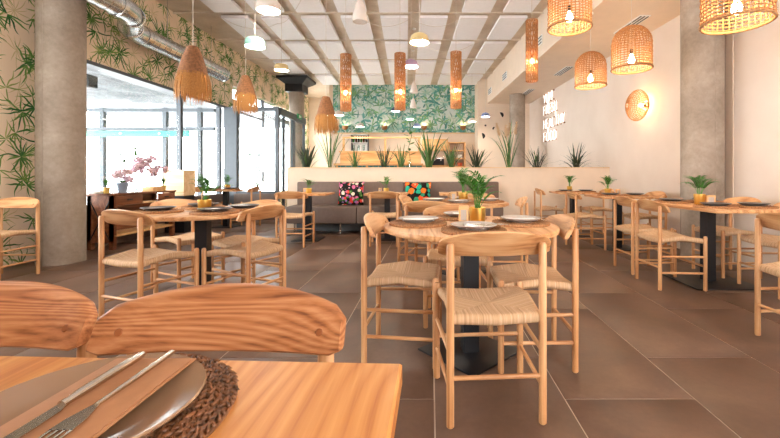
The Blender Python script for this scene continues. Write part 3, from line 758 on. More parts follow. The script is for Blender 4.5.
f = thing('fork', 'large steel fork on the foreground plate', 'fork', (-0.368, FY, kz), 0.03, 'cutlery')
MB().tube([(0, 0.108, 0.003), (0, 0.104, 0.003), (0, 0.04, 0.0035), (0, -0.012, 0.0045), (0, -0.026, 0.005)], 0.0036, 12, False, [0.7, 1.0, 1.0, 0.75, 0.7]).build('handle', M_steel, f)
hd = MB().prism([(-0.003, -0.024), (0.003, -0.024), (0.0105, -0.050), (0.0118, -0.068), (-0.0118, -0.068), (-0.0105, -0.050)], 0.0035, 0.0055).build('head', M_steel, f)
for i in range(4):
    x = -0.0102 + 0.0068 * i
    MB().rbox(x - .0016, x + .0016, -0.110, -0.066, 0.0035, 0.0055, 0.0006).build('tine', M_steel, hd)

# ------------------------------------------------------------------ plants
rr = random.Random(5)
def frond_mesh(L, seed):
    """arching palm frond with paired leaflets"""
    q = random.Random(seed); m = MB(); pts = []
    for i in range(13):
        t = i / 12; pts.append(Vector((L * (0.30 * t + 0.38 * t * t), 0, L * (1.15 * t - 0.38 * t * t * t))))
    m.tube(pts, 0.0022, 4, False, [1 - 0.06 * i for i in range(13)])
    for i in range(4, 13):
        for s in (-1, 1):
            b = pts[i]; d = (pts[i] - pts[i - 1]).normalized(); ll = L * (0.40 - 0.028 * abs(i - 7)) * q.uniform(.8, 1.15)
            dirv = (d * 0.75 + Vector((0, s * 0.8, 0.12))).normalized()
            t_ = b + dirv * ll + Vector((0, 0, -ll * 0.28)); mid = b.lerp(t_, 0.5) + Vector((0, 0, ll * 0.1))
            sd = dirv.cross(Vector((0, 0, 1))).normalized(); w = ll * 0.15
            m.ribbon([b, b.lerp(mid, .5), mid, mid.lerp(t_, .55), t_], [w * .3, w, w * 1.1, w * .8, w * .05], sd)
    return m.mesh('frond', M_leaf, 80)
FRONDS = [frond_mesh(0.17, s) for s in range(3)]
def potted_palm(loc, ph, pr, scale, n_, label):
    """brass pot (height ph, radius pr) with a small palm"""
    t = thing('potted_palm', label, 'plant', loc, rr.uniform(0, 6), 'small palms in brass pots')
    MB().lathe([(0, 0), (pr * .86, 0), (pr * .9, .003), (pr, ph - .004), (pr, ph), (pr * .95, ph), (pr * .93, ph * .85), (0, ph * .85)], 28).build('pot', M_gold, t)
    MB().lathe([(0, ph * .9), (pr * .93, ph * .88)], 16).build('soil', M_soil, t)
    for i in range(n_):
        o = link('frond', FRONDS[i % 3], t, (pr * .25 * math.cos(i * 2.4), pr * .25 * math.sin(i * 2.4), ph * .9), (0, rr.uniform(-.35, .30) if i % 2 else rr.uniform(-.75, -.1), i * 2.4 + rr.uniform(-.3, .3)))
        k = scale * rr.uniform(.75, 1.1); o.scale = (k, k, k)
    return t
potted_palm((0.280, 2.30, TZ), 0.096, 0.050, 1.15, 13, 'leafy green palm in a brass pot on the front round table')
potted_palm((0.352, 4.10, TZ), 0.105, 0.052, 1.35, 12, 'leafy green palm in a brass pot on the second round table')
potted_palm((-1.80, 3.10, TZ), 0.092, 0.050, 1.1, 13, 'leafy green palm in a yellow brass pot on the left round table')
potted_palm((-1.92, 6.15, TZ), 0.08, 0.045, 0.9, 7, 'small green plant in a brass pot on the left banquette table')
potted_palm((-0.70, 6.22, TZ), 0.08, 0.045, 1.0, 6, 'sparse green plant in a brass pot on the middle banquette table')
potted_palm((2.66, 3.83, TZ), 0.10, 0.05, 1.1, 12, 'dark green palm in a brass pot on the long right hand table')
potted_palm((2.60, 5.68, TZ), 0.09, 0.045, 1.15, 9, 'green palm in a brass pot on the table by the right wall')
potted_palm((2.46, 6.84, TZ), 0.09, 0.045, 1.1, 9, 'green palm in a brass pot on the corner table by the partition')
potted_palm((-4.07, 7.80, TZ), 0.09, 0.05, 1.1, 8, 'distant green plant in a pot on the table by the entrance glazing')
def card(loc, w, h, d, label):
    t = thing('menu_holder', label, 'menu holder', loc, rr.uniform(-.15, .15), 'wooden menu holders')
    MB().rbox(-w / 2, w / 2, -d / 2, d / 2, 0, h, 0.003).build('block', M_bar_wood, t)
    MB().box(-w * .3, w * .3, -d / 2 - .0012, -d / 2, h * .25, h * .8).build('card', M_plate_pale, t)
card((0.195, 2.24, TZ), 0.055, 0.112, 0.05, 'light wooden menu block beside the pot on the front round table')
card((0.25, 4.14, TZ), 0.06, 0.11, 0.05, 'light wooden menu block on the second round table')
card((2.745, 3.80, TZ), 0.085, 0.09, 0.03, 'wooden framed card beside the pot on the long right hand table')
card((2.74, 5.66, TZ), 0.06, 0.08, 0.03, 'wooden framed card on the table by the right wall')
card((-1.99, 6.18, TZ), 0.05, 0.08, 0.04, 'small wooden block beside the pot on the left banquette table')
card((-0.80, 6.24, TZ), 0.05, 0.08, 0.04, 'small wooden block on the middle banquette table')

def blade_mesh(L, w, bend, mat, name='blade'):
    m = MB(); pts = []; ws = []
    for i in range(8):
        t = i / 7; pts.append(Vector((bend * L * t ** 2.2, 0, L * (t - 0.35 * bend * t ** 3)))); ws.append(w * (0.55 + 0.9 * t) * (1 - t ** 2.5) + 0.0008)
    m.ribbon(pts, ws, (0, 1, 0)); return m.mesh(name, mat, 80)
BL = {}
for key, mat in (('dark', M_blade_dark), ('green', M_blade), ('yellow', M_blade_yellow)):
    BL[key] = [blade_mesh(1.0, 0.055, b, mat) for b in (0.12, 0.4, 0.75)]
plume_m = MB()
for i in range(140):
    a = rr.uniform(0, 6.28); t = rr.random(); b = Vector((0, 0, 0.25 * t)); L = 0.07 * (1 - t * .4)
    d = Vector((math.cos(a) * .6, math.sin(a) * .6, .9)) * L
    plume_m.ribbon([b, b + d * .6, b + d + Vector((0, 0, -.015))], [.008, .014, .003], (math.sin(a), -math.cos(a), 0))
PLUME = plume_m.mesh('plume', M_plume, 80)
def spiky(px, Z, h, n_, spread, key, label, wide=1.0, plumes=0, z0=1.07, droop=0):
    x = (px - VX) * Z / F
    t = thing('grass_plant', label, 'plant', (x, Z, z0), rr.uniform(0, 6), 'plants along the partition')
    for i in range(n_):
        f_ = (i + 0.5) / n_; k = h * rr.uniform(.65, 1.08); o = link('blade', BL[key if rr.random() < .85 else 'green'][min(2, int(f_ * 3)) if droop else rr.choice((0, 0, 1))], t,
            (rr.uniform(-.03, .03), rr.uniform(-.03, .03), 0), (rr.uniform(-.05, .05), spread * f_ ** 1.0 * rr.uniform(.7, 1.15), i * 2.399))
        o.scale = (k, k * wide, k)
    for i in range(plumes):
        a = i * 2.2 + .4; tilt = 0.16 + .12 * (i % 2)
        top = Vector((math.sin(tilt) * math.cos(a), math.sin(tilt) * math.sin(a), math.cos(tilt))) * (h * 0.84)
        st = MB().tube([(0, 0, 0), top * .5, top], 0.004, 5).build('stem', M_plume, t)
        o = link('plume', PLUME, t, top * .82, (0, tilt, a)); o.scale = (1.3, 1.3, 1.0)
    return t
spiky(307, 7.52, 0.62, 50, 0.50, 'dark', 'dark spiky grass at the left end of the partition', 1.0)
spiky(330, 7.52, 1.16, 14, 0.42, 'green', 'tall thin green grass with pale plumes near left end of partition', 0.55, 3)
spiky(355, 7.52, 0.55, 30, 0.40, 'green', 'short green grass below the bottle shelf on the partition', 0.8)
spiky(384.5, 7.52, 0.58, 36, 0.38, 'dark', 'grey green grass between short grass and glass vase on the partition', 0.8)
spiky(401, 7.52, 0.59, 26, 0.34, 'green', 'green grass just left of the glass vase on the partition', 0.8)
spiky(429, 7.52, 0.88, 24, 0.52, 'green', 'tall broad bladed plant right of the glass vase on the partition', 1.15)
spiky(452, 7.52, 0.68, 26, 0.42, 'green', 'mid green grass right of the tall broad bladed plant', 0.9)
spiky(477, 7.52, 0.60, 44, 0.80, 'dark', 'dark spiky fan left of the pampas grass on the partition', 0.8)
spiky(509, 7.52, 1.06, 16, 0.36, 'green', 'tall pampas grass with beige plumes in front of the far pillar', 0.6, 4)
spiky(537, 7.52, 0.56, 44, 0.80, 'dark', 'dark spiky fan below the neon sign on the partition', 0.8)
spiky(576, 7.52, 0.60, 46, 0.72, 'dark', 'large arching palm grass at the right end of the partition', 0.9, 0, 1.07, 1)
# vase with eucalyptus stem
vz = thing('stem_vase', 'glass bottle vase with a long leafy stem on the partition', 'vase', ((409.5 - VX) * 7.52 / F, 7.52, 1.06))
MB().lathe([(0, 0), (.07, 0), (.085, .03), (.085, .10), (.05, .16), (.028, .20), (.028, .26), (.033, .27)], 24).build('bottle', M_vase, vz)
MB().tube([(0, 0, .05), (.01, 0, .3), (-.02, 0, .5), (.04, 0, .72), (.0, 0, .9)], 0.006, 5).build('stem', M_blade, vz)
for i in range(14):
    z = 0.36 + 0.04 * i; a = i * 2.4; L = 0.09
    b = Vector((0.0, 0, z)); d = Vector((math.cos(a), math.sin(a), .35)) * L
    MB().ribbon([b, b + d * .5, b + d, b + d * 1.35], [.01, .05, .055, .006], (math.sin(a), -math.cos(a), .2)).build('leaf', M_leaf, vz)
OUTF = [m_.copy() for m_ in FRONDS]
for m_ in OUTF: m_.materials[0] = M_outdoor
# outdoor bamboo palms beyond the glass
for (x, y, h, lb) in ((-5.35, 12.0, 1.9, 'feathery green palm outdoors behind the lobby glass'), (-5.9, 11.2, 1.2, 'low green shrub outdoors behind the lobby glass'), (-6.3, 9.9, 1.05, 'low hedge plant outdoors behind left glazing')):
    t = thing('outdoor_palm', lb, 'plant', (x, y, 0), 0.4, 'outdoor plants')
    MB().tube([(0, 0, 0), (0.03, 0, h * .4)], 0.025, 6).build('trunk', M_outdoor, t)
    for i in range(16):
        o = link('frond', OUTF[i % 3], t, (0, 0, h * (.15 + .03 * i)), (0, -rr.uniform(0.0, 0.6), i * 2.4)); s = h * rr.uniform(1.8, 2.8); o.scale = (s, s, s)

# ------------------------------------------------------------------ banquette and cushions
bq = thing('banquette', 'long taupe upholstered banquette in front of the partition', 'bench', (-0.61, 7.0, 0))
for (a, b) in ((-1.88, -0.66), (-0.655, 0.63), (0.635, 1.88)):
    MB().rbox(a, b, -0.32, 0.275, 0.19, 0.485, 0.03).build('seat_cushion', M_taupe, bq)
for (a, b) in ((-1.84, 0.125), (0.13, 1.88)):
    MB().rbox(a, b, 0.14, 0.28, 0.47, 0.905, 0.025).build('back_panel', M_taupe, bq)
for x in (-1.75, -0.95, -0.2, 0.6, 1.3, 1.75):
    MB().rod((x, -0.24, 0), (x, -0.24, 0.20), 0.015, n=10).build('leg', M_steel, bq)
MB().box(-1.84, 1.84, 0.12, 0.28, 0.0, 0.17).build('plinth', M_grey_frame, bq)
def cushion(x, y, z, w, h, mat, label, rz=0.0, tilt=-0.28):
    m = MB(); N = 12; vs = []; fs = []
    for s in (1, -1):
        for i in range(N + 1):
            for j in range(N + 1):
                u, v = -1 + 2 * i / N, -1 + 2 * j / N; e = (1 - u ** 4) * (1 - v ** 4)
                vs.append((u * w / 2 * (1 - .06 * (1 - v * v)), -s * 0.075 * e ** .5, v * h / 2 * (1 - .06 * (1 - u * u))))
    K = (N + 1) ** 2
    for s in range(2):
        for i in range(N):
            for j in range(N): a = s * K + i * (N + 1) + j; fs.append((a, a + 1, a + N + 2, a + N + 1))
    m.add(vs, fs, True)
    return tag(m.build('cushion', mat, None, (x, y, z), (tilt, 0, rz)), label, 'cushion', 'patterned cushions on the banquette')
cushion(-1.42, 6.99, 0.70, 0.46, 0.44, M_floral_a, 'black cushion with pink and red flower print, left on the banquette', 0.05)
cushion(-0.22, 6.99, 0.69, 0.48, 0.44, M_floral_b, 'black cushion with orange and teal print, centre of the banquette', -0.06)

# ------------------------------------------------------------------ sideboard with flowers
sb = thing('sideboard', 'dark walnut console with drawers under the left window', 'sideboard', (-4.53, 5.97, 0))
hx, hy = 0.18, 0.645
MB().rbox(-hx - .01, hx + .015, -hy - .015, hy + .015, 0.742, 0.77, 0.004).build('top', M_dark_wood, sb)
for x in (-hx + .03, hx - .03):
    for y in (-hy + .03, hy - .03): MB().box(x - .03, x + .03, y - .03, y + .03, 0, 0.742).build('leg', M_dark_wood, sb)
MB().box(-hx, hx, -hy, -hy + .02, 0.1, 0.742).build('end_panel', M_dark_wood, sb)
MB().box(-hx, -hx + .015, -hy, hy, 0.18, 0.742).build('back_panel', M_dark_wood, sb)
MB().box(-hx, hx - .005, -hy + .02, hy - .02, 0.58, 0.60).build('drawer_floor', M_dark_wood, sb)
MB().rbox(-hx, hx, -hy + .02, hy - .02, 0.17, 0.20, 0.004).build('shelf', M_bar_wood, sb)
for (a, b) in ((-hy + .03, -0.10), (0.24, hy - .03)):
    d = MB().rbox(hx - .012, hx + .006, a, b, 0.605, 0.735, 0.004).build('drawer', M_dark_wood, sb)
    MB().rbox(hx + .006, hx + .016, (a + b) / 2 - .05, (a + b) / 2 + .05, 0.665, 0.685, 0.003).build('handle', M_black, d)
MB().rbox(hx - .13, hx - .01, -0.06, 0.20, 0.601, 0.625, 0.003).build('tray', M_ply, sb)
for s in (-1, 1): MB().tube([(-hx + .05, -hy - .004, 0.40 - s * .26), (hx - .05, -hy - .004, 0.40 + s * .26)], 0.007, 6).build('brace', M_black, sb)
SB = 0.771
def bloom_mesh(q, R, n_, mat, s=0.022):
    m = MB()
    for i in range(n_):
        d = Vector((q.gauss(0, 1), q.gauss(0, 1), q.gauss(0, 1))).normalized() * R * q.uniform(.4, 1)
        m.ball(d, s * q.uniform(.7, 1.2), 4, 0.6)
    return m.mesh('blossom', mat, 80)
M_pink = plain('pink_petals', srgb(244, 212, 220), 0.8, 0, 0.2, 0.2, 40)
M_lilac = plain('lilac_petals', srgb(232, 204, 220), 0.8, 0, 0.2, 0.2, 40)
M_bluevase = plain('blue_grey_glaze', srgb(138, 152, 172), 0.3)
M_yellow_pot = plain('yellow_pot', srgb(206, 170, 84), 0.4)
q = random.Random(9)
def on_sb(px, y): return ((px - VX) * y / F, y, SB)
v1 = thing('flower_pot', 'blue grey pot of pale pink hydrangea on the sideboard', 'plant', on_sb(122.5, 5.62))
MB().lathe([(0, 0), (.05, 0), (.075, .14), (.078, .15), (.070, .15), (.05, .02)], 24).build('pot', M_bluevase, v1)
for i in range(9):
    a = i * 2.4; link('blossom', bloom_mesh(q, 0.045, 26, M_pink if i % 3 else M_lilac), v1, (0.085 * math.cos(a), 0.085 * math.sin(a), 0.20 + 0.05 * (i % 3)))
for i in range(7):
    a = i * .9; MB().ribbon([(0, 0, .14), (.06 * math.cos(a), .06 * math.sin(a), .18), (.13 * math.cos(a), .13 * math.sin(a), .17)], [.01, .05, .005], (math.sin(a), -math.cos(a), 0)).build('leaf', M_leaf, v1)
v2 = thing('flower_vase', 'clear vase with tall blossoming pink branch on the sideboard', 'vase', on_sb(136, 5.86))
MB().lathe([(0, 0), (.045, 0), (.05, .01), (.045, .12), (.035, .20), (.04, .22)], 20).build('vase', M_vase, v2)
for k_, tip in enumerate(((-.30, 0, .62), (-.05, .05, .72), (.22, 0, .50), (.35, .1, .34), (.10, -.1, .45))):
    tip = Vector(tip); mid = tip * .5 + Vector((0, 0, .10)); MB().tube([(0, 0, .02), mid, tip], 0.004, 5).build('branch', M_blade, v2)
    for i in range(7):
        b = mid.lerp(tip, i / 6 + q.uniform(-.05, .05))
        if k_ < 2:
            d = Vector((q.uniform(-1, 1), q.uniform(-1, 1), .5)).normalized() * .06
            MB().ribbon([b, b + d * .5, b + d], [.015, .055, .006], d.cross(Vector((0, 0, 1)))).build('leaf', M_outdoor, v2)
        else: link('blossom', bloom_mesh(q, 0.055, 18, M_pink if i % 2 else M_lilac), v2, b + Vector((q.uniform(-.04, .04), q.uniform(-.04, .04), q.uniform(-.03, .06))))
for i in range(8):
    b = Vector((q.uniform(-.05, .05), q.uniform(-.05, .05), .2 + .03 * i)); d = Vector((q.uniform(-1, 1), q.uniform(-1, 1), .3)).normalized() * .08
    MB().ribbon([b, b + d * .5, b + d], [.01, .04, .004], d.cross(Vector((0, 0, 1)))).build('leaf', M_outdoor, v2)
for (px, y, lb, s) in ((106.5, 5.45, 'small yellow pot with sprig at the left end of the sideboard', .9), (163, 6.42, 'small yellow pot with green sprig beside the plywood box on the sideboard', 1.0)):
    t = thing('sprig_pot', lb, 'plant', on_sb(px, y), 0, 'small yellow pots')
    MB().lathe([(0, 0), (.036, 0), (.042, .085), (.037, .085), (.034, .07), (0, .07)], 20).build('pot', M_yellow_pot, t)
    for i in range(6):
        o = link('frond', FRONDS[i % 3], t, (0, 0, .07), (0, -rr.uniform(.2, .9), i * 2.4)); o.scale = (.75 * s,) * 3
tag(MB().rbox(-.09, .09, -.12, .12, 0, .075, .004).build('wooden_box', M_bar_wood, None, on_sb(153, 6.2)), 'low wooden box on the sideboard beside the blossom vase', 'box')
bx = thing('plywood_box', 'plywood crate on a black stand beyond the far end of the sideboard', 'crate', (-4.545, 7.05, 0))
MB().box(-.17, .17, -.15, .15, 0.0005, .66).build('stand', M_black, bx)
for (x0, x1, y0, y1) in ((-.18, .18, -.17, -.158), (-.18, -.168, -.158, .158), (.168, .18, -.158, .158), (-.18, .18, .158, .17)): MB().box(x0, x1, y0, y1, .66, 1.12).build('board', M_ply, bx)
tag(MB().rbox(-.06, .06, -.08, .08, 0, .03, .004).build('booklet', M_white, None, (-4.655, 5.42, SB)), 'pale booklet at the near end of the sideboard', 'book')

# ------------------------------------------------------------------ lamps
def cord(t, x, y, z0, z1, r=0.0035):
    MB().rod((x, y, z0), (x, y, z1), r, n=6).build('cord', M_cable, t)
    MB().lathe([(0, z1), (.04, z1), (.04, z1 - .02), (0, z1 - .025)], 16, None, (x, y, 0)).build('ceiling_rose', M_white, t)
# dome shaped wicker lamp
def dome_weave():
    m = MB(); R, Hc, D = 0.20, 0.27, 0.20            # cylinder height, dome height
    def prof(t):                                      # t 0..1 from rim to crown
        s = t * (Hc + 0.30)
        if s < Hc: return R, s
        a = (s - Hc) / 0.30 * PI / 2
        return R * math.cos(a) * 0.999 + 0.0, Hc + D * math.sin(a)
    NR = 34
    for i in range(NR):
        a = 2 * PI * i / NR; pts = []
        tm = 0.97 if i % 2 == 0 else 0.86
        for j in range(19):
            r, z = prof(tm * j / 18); r += 0.003 * (1 if (i + j) % 2 else -1); pts.append((r * math.cos(a), r * math.sin(a), z))
        m.tube(pts, 0.0046, 4)
    for k in range(22):
        t = 0.03 + 0.93 * k / 21; r, z = prof(t); pts = []
        for i in range(NR):
            a = 2 * PI * i / NR; q_ = r + 0.0035 * (1 if (i + k) % 2 else -1); pts.append((q_ * math.cos(a), q_ * math.sin(a), z))
        m.tube(pts, 0.0043, 4, True)
    return m.mesh('shade', M_wicker, 80)
DOME = dome_weave()
RIM = MB().tube([(0.203 * math.cos(2 * PI * i / 40), 0.203 * math.sin(2 * PI * i / 40), 0.0) for i in range(40)], 0.010, 8, True).mesh('rim', M_wicker)
BULB = MB().lathe([(0, -.045), (.018, -.04), (.030, -.02), (.032, 0), (.026, .022), (.014, .045), (.013, .06), (0, .06)], 16).mesh('bulb', M_bulb)
BULB_S = MB().lathe([(0, -.03), (.014, -.026), (.02, -.01), (.02, .005), (.012, .03), (0, .034)], 14).mesh('bulb', M_bulb_small)
BULB_F = MB().lathe([(0, -.03), (.014, -.026), (.02, -.01), (.02, .005), (.012, .03), (0, .034)], 14).mesh('bulb', M_bulb_fringe)
SOCK = MB().lathe([(0, 0), (.016, 0), (.018, .05), (.008, .06), (0, .06)], 14).mesh('socket', M_black)
def dome_lamp(px, py_rim, Z, zc, label, sc=1.0):
    p = P(px, py_rim, Z)
    t = thing('wicker_dome_lamp', label, 'lamp', p, 0, 'wicker dome pendant lamps')
    o = link('shade', DOME, t); o.scale = (sc,) * 3
    o = link('rim', RIM, t); o.scale = (sc,) * 3
    link('bulb', BULB, t, (0, 0, 0.10)); link('socket', SOCK, t, (0, 0, 0.16))
    MB().rod((0, 0, 0.22), (0, 0, 0.47 * sc), 0.004, n=6).build('inner_cord', M_cable, t)
    cord(t, 0, 0, 0.47 * sc, zc - p.z)
dome_lamp(569.5, 28, 3.78, CEIL, 'wicker dome lamp cut by the top edge, left of the dropped ceiling lamps')
dome_lamp(590.5, 86, 5.35, SOFF, 'smallest wicker dome lamp, hanging nearest the neon sign')
dome_lamp(631.5, 69, 4.25, SOFF, 'wicker dome lamp hanging above the round wicker wall light')
dome_lamp(736.5, 23, 2.62, SOFF, 'largest wicker dome lamp at the top right in front of the pillar')

# woven tube lamps
def tube_weave():
    m = MB(); R, L = 0.082, 0.88; N = 16
    for i in range(N):
        a = 2 * PI * i / N
        m.tube([(R * math.cos(a + .05 * math.sin(j * 1.1 + i)), R * math.sin(a + .05 * math.sin(j * 1.1 + i)), L * j / 16) for j in range(17)], 0.006, 4)
        for s in (-1, 1):
            m.tube([(1.03 * R * math.cos(a + s * 2.6 * j / 20), 1.03 * R * math.sin(a + s * 2.6 * j / 20), L * j / 20) for j in range(21)], 0.0048, 4)
    for z in (0, 0.02, L - .02, L): m.tube([(R * 1.02 * math.cos(2 * PI * i / 20), R * 1.02 * math.sin(2 * PI * i / 20), z) for i in range(20)], 0.007, 5, True)
    return m.mesh('shade', M_wicker_tube, 80)
TUBE = tube_weave()
def tube_lamp(px, py_bot, Z, label, sc=1.0):
    p = P(px, py_bot, Z); t = thing('wicker_tube_lamp', label, 'lamp', p, 0, 'woven tube pendant lamps')
    o = link('shade', TUBE, t); o.scale = (sc,) * 3
    link('bulb', BULB_S, t, (0, 0, 0.28)); link('socket', SOCK, t, (0, 0, 0.315))
    MB().rod((0, 0, 0.37), (0, 0, 0.88 * sc), 0.004, n=6).build('inner_cord', M_cable, t)
    cord(t, 0, 0, 0.88 * sc, CEIL - p.z)
tube_lamp(345.8, 110.5, 6.15, 'left of the three woven tube lamps before the green wallpaper')
tube_lamp(400.0, 109.5, 6.15, 'middle of the three woven tube lamps before the green wallpaper')
tube_lamp(456.0, 108.0, 6.15, 'right of the three woven tube lamps before the green wallpaper')
tube_lamp(531.8, 81.0, 5.45, 'woven tube lamp hanging in front of the dropped ceiling face', 0.96)

# raffia fringe lamps
def tassel_parts():
    m = MB(); prof = [(0.0, 0.52)]
    K = 22
    for i in range(K):
        t0 = i / K; t1 = (i + 1) / K
        def rad(t): return 0.040 + 0.088 * t ** 0.75
        z0 = 0.515 - 0.275 * t0; z1 = 0.515 - 0.275 * t1
        prof += [(rad(t0), z0), (rad((t0 + t1) / 2) + 0.006, (z0 + z1) / 2)]
    prof += [(0.130, 0.24), (0.124, 0.245)]
    m.lathe(prof, 32); cap_ = m.mesh('cap', M_wicker_red, 70)
    f_ = MB(); q = random.Random(2)
    for i in range(230):
        a = 2 * PI * i / 230 + q.uniform(-.02, .02); r = 0.124 + q.uniform(-.008, .008); L = q.uniform(.20, .285); w = q.uniform(.004, .009)
        c, s = math.cos(a), math.sin(a); pts = []
        for j in range(4):
            t = j / 3; rr_ = r + 0.030 * math.sin(t * 2.2) + q.uniform(-.004, .004); pts.append((rr_ * c, rr_ * s, 0.262 - L * t))
        f_.ribbon(pts, [w, w, w, w * .4], (-s + q.uniform(-.3, .3), c, 0))
    return cap_, f_.mesh('fringe', M_raffia, 80)
CAP, FRINGE = tassel_parts()
def tassel_lamp(px, py_bot, Z, label, sc=1.0):
    p = P(px, py_bot, Z); t = thing('raffia_fringe_lamp', label, 'lamp', p, 0, 'raffia fringe pendant lamps')
    for nm, me in (('cap', CAP), ('fringe', FRINGE)):
        o = link(nm, me, t); o.scale = (sc,) * 3
        if nm == 'fringe': o['kind'] = 'stuff'
    link('bulb', BULB_F, t, (0, 0, 0.26)); link('socket', SOCK, t, (0, 0, 0.295))
    cord(t, 0, 0, 0.52 * sc, CEIL - p.z)
tassel_lamp(193, 101, 3.68, 'largest raffia fringe lamp, hanging in front of the duct')
tassel_lamp(245.5, 113, 5.35, 'raffia fringe lamp hanging in front of the entrance glazing')
tassel_lamp(326, 134, 5.35, 'raffia fringe lamp hanging above the left end of the partition')

# small painted metal pendants
def painted(name, c): return plain(name, c, 0.45, 0, 0.4, 0.03)
M_mint = painted('mint_enamel', srgb(146, 194, 178)); M_creme = painted('cream_enamel', srgb(214, 190, 138)); M_lil = painted('lilac_enamel', srgb(176, 148, 174))
M_wht = painted('white_enamel', srgb(222, 212, 204)); M_blu = painted('blue_enamel', srgb(140, 154, 196)); M_drk = painted('navy_enamel', srgb(60, 70, 96))
DRUM = [(0, .115), (.02, .115), (.022, .105), (.088, .100), (.104, .088), (.112, .06), (.116, .0), (.112, .0), (.106, .06), (.09, .09), (0, .094)]
DOMEP = [(0, .125), (.02, .125), (.022, .112), (.070, .106), (.098, .085), (.114, .045), (.118, .0), (.114, .0), (.108, .045), (.09, .08), (0, .096)]
BELL = [(0, .30), (.012, .30), (.016, .275), (.040, .245), (.062, .18), (.084, .09), (.092, .03), (.088, .0), (.084, .0), (.08, .09), (.05, .2), (0, .25)]
def pendant(px, py_bot, Z, prof, mat, label, sc=1.0, lit=True):
    p = P(px, py_bot, Z); t = thing('metal_pendant_lamp', label, 'lamp', p, 0, 'small enamel pendant lamps')
    MB().lathe([(r * sc, z * sc) for r, z in prof], 28).build('shade', mat, t)
    R = prof[-5][0] * sc * .93 if prof is not BELL else 0.078 * sc
    MB().lathe([(0, .012), (R, .012), (R, .018), (0, .018)], 24).build('diffuser', M_diffuser if lit else M_white, t)
    cord(t, 0, 0, max(z for r, z in prof) * sc, CEIL - p.z)
pendant(268.5, 11, 4.5, DRUM, M_wht, 'bright white pendant lamp cut by the top edge left of centre', 1.15)
pendant(255, 47, 4.65, DRUM, M_mint, 'mint green drum pendant beside the bamboo wallpaper')
pendant(281.5, 70.5, 6.6, DRUM, M_creme, 'cream drum pendant near the flared pillar cap')
pendant(360, 22, 4.7, BELL, M_wht, 'slim white bell pendant at the top centre', 1.0, False)
pendant(419.5, 43, 4.7, DOMEP, M_creme, 'cream dome pendant glowing at the upper centre')
pendant(411, 67, 6.3, DOMEP, M_lil, 'lilac dome pendant beside the middle woven tube lamp')
pendant(414, 93, 8.0, BELL, M_wht, 'upper of two white bell pendants before green wallpaper', 0.85, False)
pendant(413.2, 108, 9.4, BELL, M_wht, 'lower of two white bell pendants before green wallpaper', 0.85, False)
pendant(395.5, 111.5, 10.0, DOMEP, M_drk, 'dark navy pendant behind the middle woven tube lamp')
pendant(338.6, 115.5, 9.6, DOMEP, M_wht, 'white pendant beside the third raffia fringe lamp')
pendant(360, 127, 11.2, DOMEP, M_wht, 'small white pendant low before the green wallpaper at left')
pendant(410, 119.5, 11.0, DOMEP, M_mint, 'small mint pendant low before the green wallpaper')
pendant(417, 127, 12.0, DOMEP, M_blu, 'small pale blue pendant low before the green wallpaper')
pendant(472, 122, 11.4, DOMEP, M_wht, 'small white pendant at the right edge of the green wallpaper')
pendant(485.5, 117, 10.6, DOMEP, M_blu, 'pale blue pendant hanging before the moon decal wall', 1.0)

# small wall sconces on the green wallpaper
for px, w in ((345, 'first'), (384.5, 'second'), (424, 'third'), (463, 'fourth')):
    t = thing('wall_sconce', 'small rattan sconce, %s from left under the green wallpaper' % w, 'sconce', P(px, 130, 12.93), 0, 'rattan wall sconces')
    MB().lathe([(0.03, 0), (0.09, .05), (0.10, .14), (0.094, .14), (0.085, .055), (0, .01)], 16).build('cup', M_wicker, t)
    MB().ball((0, 0, .10), 0.03, 8).build('bulb', M_bulb_fringe, t)
    MB().box(-.02, .02, .0, .07, .0, .06).build('bracket', M_gold, t)

# round wicker wall light
WY = 6.14; wx = RW(WY)
wlamp = thing('wicker_wall_light', 'round wicker wall light glowing on the right wall', 'sconce', (wx - 0.003, WY, P(650, 105.5, WY).z), math.radians(3.15))
m = MB(); R = 0.245; dep = 0.30; NR = 40
def sp(t):        # profile: small collar at the wall, widest in the middle, flat hole in front
    a = t * PI * 0.86 + 0.10 * PI
    return R * math.sin(a) ** 0.9, -0.03 - dep * (t)
for i in range(NR):
    a = 2 * PI * i / NR; m.tube([(sp(j / 12)[1], sp(j / 12)[0] * math.cos(a), sp(j / 12)[0] * math.sin(a)) for j in range(13)], 0.0032, 4)
for k_ in range(15):
    r, x = sp(k_ / 14); m.tube([(x, r * math.cos(2 * PI * i / 40), r * math.sin(2 * PI * i / 40)) for i in range(40)], 0.0032, 4, True)
m.build('shade', M_wicker, wlamp)
MB().lathe([(0, 0), (.05, 0), (.05, .03), (0, .03)], 20, Matrix.Rotation(-PI / 2, 4, 'Y')).build('wall_plate', M_wicker, wlamp)
link('bulb', MB().lathe([(0, -.03), (.014, -.026), (.02, -.01), (.02, .005), (.012, .03), (0, .034)], 14).mesh('bulb', emit('wall_light_bulb', (1.0, 0.70, 0.38, 1), 420.0)), wlamp, (-0.11, 0, 0), (0, -PI / 2, 0)); link('socket', SOCK, wlamp, (-0.076, 0, 0), (0, PI / 2, 0))

